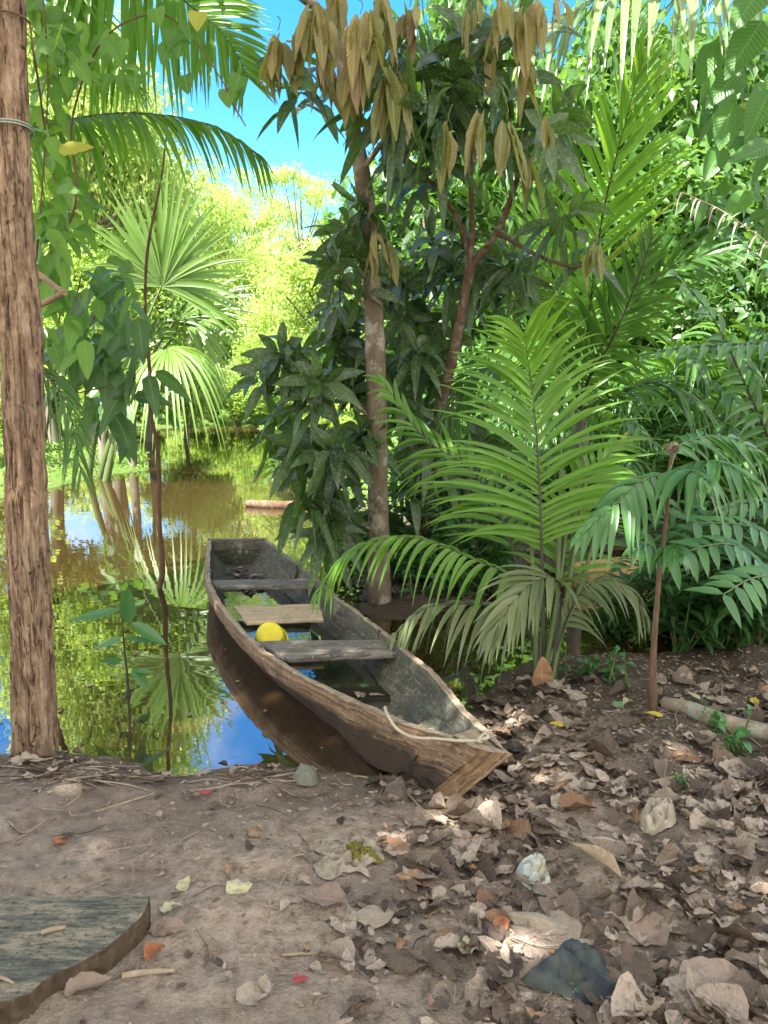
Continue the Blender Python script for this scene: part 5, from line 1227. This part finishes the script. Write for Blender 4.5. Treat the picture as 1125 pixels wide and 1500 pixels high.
for _ in range(150):                                           # twigs washed up along the water's edge
    px = R(-40, 430); p0 = on_ground(px, R(1106, 1150)); a = R(-.5, .5) + (3.14 if R() < .5 else 0); L = R(.04, .22)
    q = [p0 + V3([math.cos(a + k_) * L * t_, math.sin(a + k_) * L * t_, 0]) for t_, k_ in ((0, 0), (.5, R(-.2, .2)), (1, R(-.3, .3)))]
    if min(gh(p_[0], p_[1]) for p_ in q) < .006: continue
    q = [V3([p_[0], p_[1], gh(p_[0], p_[1]) + .005 + R(0, .012)]) for p_ in q]
    tube(lm, q, [.003, .0026, .0014], 5, 8, int(R() < .5), R(.1, .95))
for _ in range(700):                                           # litter on the shaded ground round the two trunks
    x, y = R(-.3, 2.2), R(4.85, 7.2); z = gh(x, y)
    if z < -.01: continue
    a = R(0, 6.28); L = R(.05, .12)
    place(lm, DEAD[int(R(0, 10))], V3([x, y, z + .01]), V3([math.cos(a), math.sin(a), R(-.1, .2)]), V3([R(-.3, .3), R(-.3, .3), 1]), L, L * .55, 0, 0, None, 1)
for _ in range(70):                                            # bits afloat
    x, y = R(-1.7, .6), R(2.75, 6.5)
    if gh(x, y) > -.02: continue
    a = R(0, 6.28); L = R(.01, .05); place(lm, DEAD[int(R(0, 10))], V3([x, y, .004]), V3([math.cos(a), math.sin(a), .02]), V3([0, 0, 1]), L, L * .5, 0, 0, None, int(R() < .5))
tag(lm.build("leaf_litter", [M_LITTER, M_LITTERDK]), "dead brown leaves and crumbs of bark covering the bank", "leaf litter", kind="stuff")

# the fallen leaves one can single out
def dl(c1, c2=None): return leaf_mat("fallen_leaf_tone", c1, c2 or tuple(c * .8 for c in c1), tuple(min(1, c * 1.2) for c in c1), .12, .65, .22, spec=.3, rumple=.6)
ML_PALE, ML_PINK, ML_BROWN = dl((.38, .325, .25), (.26, .21, .155)), dl((.33, .25, .195), (.22, .16, .12)), dl((.22, .125, .075))
ML_ORANGE, ML_YELLOW, ML_GREEN, ML_SCRAP = dl((.40, .16, .07)), dl((.50, .38, .05)), dl((.20, .32, .16)), dl((.50, .47, .27), (.42, .38, .25))
ML_RED = dl((.34, .06, .07)); ML_DARK = dl((.07, .05, .04)); ML_STRAW = dl((.44, .345, .22))
G = "single fallen leaves on the bank"
for px, py, ang, L, W, k, m, lb_ in [
    (90, 1237, 0, .05, .032, 1, ML_ORANGE, "small rusty curled leaf alone on the bare mud at the left"),
    (228, 1400, 70, .07, .035, 6, ML_ORANGE, "orange-brown curled leaf right of the sawn plank's tip"),
    (248, 1365, 10, .09, .055, 0, ML_PINK, "pinkish-brown upturned leaf beside the plank's corner"),
    (128, 1450, 30, .10, .05, 2, ML_PINK, "pale brown folded leaf against the plank's bark edge"),
    (40, 1118, 5, .12, .06, 4, ML_PALE, "large pale curling leaf at the foot of the wooden post"),
    (470, 1318, 160, .14, .085, 3, ML_PINK, "large flat pinkish-grey leaf in the middle of the mud"),
    (545, 1350, 200, .12, .075, 7, ML_PALE, "ragged pale leaf right of the flat pinkish one"),
    (850, 1186, 10, .14, .07, 8, ML_BROWN, "big curled brown leaf arched like a pod on the leaf bed"),
    (745, 1220, 120, .15, .11, 3, ML_BROWN, "broad lobed brown leaf right below the bow"),
    (575, 1245, 130, .13, .07, 0, ML_BROWN, "warm brown folded leaf beside the mossy patch"),
    (800, 1360, 170, .19, .10, 5, ML_PALE, "very large grey-tan leaf above the dark cloth"),
    (735, 1362, 80, .075, .04, 2, ML_ORANGE, "bright orange-tan leaf left of the large grey-tan one"),
    (720, 1325, 60, .10, .06, 8, ML_BROWN, "dark chestnut curled leaf above the orange-tan one"),
    (870, 1262, 120, .21, .042, 6, ML_STRAW, "long straw-coloured rolled leaf slanting in the middle right"),
    (960, 1370, 20, .17, .10, 4, ML_PINK, "wide pinkish-brown leaf in the lower right leaf bed"),
    (1040, 1265, 60, .13, .085, 7, ML_PALE, "stiff grey leaf standing up at the right"),
    (1050, 1440, 0, .17, .10, 0, ML_PINK, "big brown leaf in the lower right corner"),
    (1000, 1115, 170, .13, .06, 1, ML_BROWN, "reddish-brown leaf lying below the log"),
    (868, 1112, 20, .05, .028, 0, ML_YELLOW, "small yellow leaf right of the canoe's bow"),
    (815, 1065, 160, .06, .03, 0, ML_YELLOW, "yellow leaf on the dark soil in front of the young palm"),
    (958, 1050, 150, .07, .03, 0, ML_YELLOW, "yellow leaf lying at the foot of the palm seedling"),
    (1105, 1030, 60, .07, .04, 1, ML_YELLOW, "yellow-brown leaf behind the log at the right edge"),
    (905, 1035, 80, .085, .05, 0, ML_GREEN, "pale green leaf standing on the soil left of the palm seedling"),
    (920, 1032, 40, .07, .03, 6, ML_SCRAP, "pale yellow-green leaf leaning beside the green one"),
    (1015, 1022, 110, .08, .035, 0, ML_SCRAP, "straw-yellow leaf propped behind the log"),
    (152, 1098, 90, .035, .025, 0, ML_GREEN, "small pale green leaf floating at the water's edge"),
    (270, 1300, 80, .06, .035, 1, ML_SCRAP, "crumpled pale yellow leaf scrap, upper of the two near the plank"),
    (250, 1335, 40, .06, .03, 4, ML_SCRAP, "twisted pale yellow leaf scrap just above the plank's corner leaf"),
    (350, 1305, 10, .075, .055, 5, ML_SCRAP, "bright pale yellow torn leaf in the middle left of the mud"),
    (303, 1165, 5, .045, .02, 7, ML_RED, "crushed red leaf near the water's edge"),
    (378, 1124, 5, .03, .015, 0, ML_RED, "small red leaf at the very edge of the water"),
    (305, 1195, 95, .03, .017, 0, ML_PINK, "small pink oval leaf on the bare mud"),
    (440, 1440, 20, .04, .02, 9, ML_RED, "shredded pinkish red leaf in the lower centre"),
    (1095, 1045, 85, .08, .03, 0, ML_DARK, "dark red-brown leaf standing at the log's upper side"),
    (375, 1460, 30, .09, .05, 3, ML_PALE, "pale crumpled leaf at the bottom left of the centre"),
    (690, 1395, 10, .07, .045, 4, ML_SCRAP, "pale cream torn leaf in the lower middle"),
]:
    p = on_ground(px, py, .012); a = math.radians(ang); mb = MB()
    place(mb, DEAD[k], [0, 0, 0] - V3([math.cos(a), math.sin(a), 0]) * L * .5, V3([math.cos(a), math.sin(a), .10]), V3([R(-.2, .2), R(-.35, .0), 1]), L, W, 0, .1)
    o = mb.build("fallen_leaf", m); o.location = p; tag(o, lb_, "leaf", G)

# crumpled cloth, wrapper, plastic lump, mossy clod
def crumple(px, z0, amp, sc, seed, nu=46, edge=.12):
    """sheet with an outline given in pixels on the ground, creased by ridged noise"""
    C = np.array([on_ground(*p) for p in px]); c = C.mean(0); n = 96
    O = spline(np.vstack([C, C[:1]]), n + 1)[:-1]; k = np.linspace(0, 1, nu)[:, None, None]
    P = c * (1 - k) + O[None] * k; rg = 1 - np.abs(fbm(P * V3([1, 1, 0]), sc, seed, 4))
    P = P + .006 * np.stack([fbm(P, 40, seed + 3, 2), fbm(P, 40, seed + 6, 2), 0 * P[..., 0]], -1)
    P[..., 2] = ground_h(P[..., 0], P[..., 1]) + .006 + (z0 + amp * rg) * (1 - k[..., 0] ** 5)
    mb = MB(); i = np.arange(nu - 1)[:, None] * n; j = np.arange(n)[None]; kk = (j + 1) % n
    mb.add(P.reshape(-1, 3), np.stack([i + j, i + n + j, i + n + kk, i + kk], -1).reshape(-1, 4)); return mb
M_CLOTH, nt, b = mat_new("dark_cloth")
f1, f2 = ntex(nt, 9, 5, .6), ntex(nt, 180, 2)
nt.links.new(mix(nt, ramp(nt, f1, [(.42, (0, 0, 0)), (.62, (1, 1, 1))]), (.016, .024, .034), (.06, .07, .055)), b.inputs["Base Color"]); b.inputs["Roughness"].default_value = .9
bumpn(nt, b, f2, .5, .003)
tag(crumple([(762, 1440), (800, 1415), (830, 1385), (858, 1385), (885, 1410), (900, 1445), (905, 1468), (850, 1472), (800, 1455)], .0, .042, 12, 4).build("cloth_rag", M_CLOTH), "crumpled dark blue-green cloth rag on the leaves at the lower right", "rag")
M_WRAP, nt, b = mat_new("crinkled_wrapper")
f1 = ntex(nt, 14, 4, .6)
nt.links.new(ramp(nt, f1, [(.35, (.24, .21, .12)), (.5, (.34, .33, .26)), (.62, (.36, .40, .39)), (.75, (.24, .25, .17))]), b.inputs["Base Color"]); b.inputs["Roughness"].default_value = .3
tag(crumple([(757, 1278), (775, 1262), (795, 1268), (812, 1310), (800, 1314), (770, 1302)], .0, .05, 30, 9).build("plastic_wrapper", M_WRAP), "dirty whitish crinkled plastic wrapper in the leaves left of the straw-coloured leaf", "wrapper")
M_PLAS = plain_mat("dirty_plastic", (.36, .32, .25), (.20, .17, .12), 22, .35, .3, .5)
tag(crumple([(935, 1218), (940, 1198), (965, 1186), (990, 1196), (986, 1212), (955, 1226)], .0, .065, 30, 14).build("crumpled_plastic", M_PLAS), "crumpled lump of beige plastic among the leaves at the right", "plastic bag")
M_CLOD = plain_mat("pale_clod", (.36, .315, .245), (.15, .125, .095), 45, .9, .9, .1)
M_MOSS = plain_mat("yellow_moss", (.09, .09, .018), (.20, .18, .045), 110, .95, 1.0, .1)
tag(crumple([(462, 1246), (486, 1226), (506, 1234), (528, 1224), (552, 1240), (560, 1262), (538, 1272), (542, 1288), (505, 1280), (478, 1292), (460, 1270), (474, 1258)], -.012, .036, 30, 5).build("mud_clod", M_CLOD), "flat pale crusted clod of mud in front of the bow", "clod")
tag(crumple([(498, 1250), (512, 1238), (530, 1246), (552, 1254), (560, 1268), (536, 1264), (518, 1262)], -.004, .034, 40, 7).build("moss_patch", M_MOSS), "yellow-green moss patch on the pale clod of mud", "moss")
tag(crumple([(428, 1143), (438, 1130), (455, 1131), (466, 1142), (460, 1154), (440, 1153)], .02, .02, 14, 8).build("stone", plain_mat("mossy_stone", (.09, .10, .07), (.17, .16, .12), 30, .9, .8)), "small dark mossy stone at the edge of the bank by the water", "stone")

# ------------------------------------------------------------------ unseen tree added behind the camera to shade the bank and the canoe
shr = thing("added_shade_tree", "unseen tall tree added on the near bank to shade the mud and the canoe", "tree", (-4.2, -2.6, 0))
SO = V3([-4.2, -2.6, 0.0])
SHC = V3([0.15, 3.2, 0]) + SUN_TO / SUN_TO[2] * 7.2
mb = MB(); tube(mb, [SO - [0, 0, .3], SO + [.1, .1, 3], V3([-3.6, -1.8, 5.6]), SHC], [.22, .19, .15, .06], 14, 40, 0, .5, .06, 8)
for _ in range(9):
    a = R(0, 6.28); tube(mb, [V3([-3.7, -1.9, 5.2]), (V3([-3.7, -1.9, 5.6]) + SHC) / 2 + R(-.4, .4, 3), SHC + V3([2 * math.cos(a), 1.8 * math.sin(a), R(-.3, .4)])], [.07, .05, .015], 6, 14)
mb.build("trunk", M_GREYBARK, shr, shift=SO)
lb = MB()
for _ in range(1050):
    a, q = R(0, 6.28), math.sqrt(R()); p = SHC + V3([3.5 * q * math.cos(a), 2.8 * q * math.sin(a), R(-.7, .7)])
    rosette(lb, p, V3([R(-1, 1), R(-1, 1), R(.2, 1)]), 9, .34, .13, .3, T=T_OVATE)
lb.build("crown", M_MANGO, shr, shift=SO)
P = [gz(60, 1366, zt + .008), gz(78, 1361, zt + .008), gz(96, 1358, zt + .008)]
mb = MB(); tube(mb, P, [.006, .007, .004], 8, 12, 0, .5, .15, 60); tag(mb.build("wood_chip", M_TWIG), "small pale wood chip lying on the sawn plank", "wood chip")
P = [gz(-5, 1430, zt + .005), gz(8, 1434, zt + .005), gz(20, 1440, zt + .005)]
mb = MB(); tube(mb, P, [.003, .004, .002], 8, 12, 0, .5, .15, 60); tag(mb.build("wood_chip", M_TWIG), "thin splinter at the left end of the sawn plank's face", "wood chip")
print("faces", sum(len(o.data.polygons) for o in SC.objects if o.type == 'MESH'))
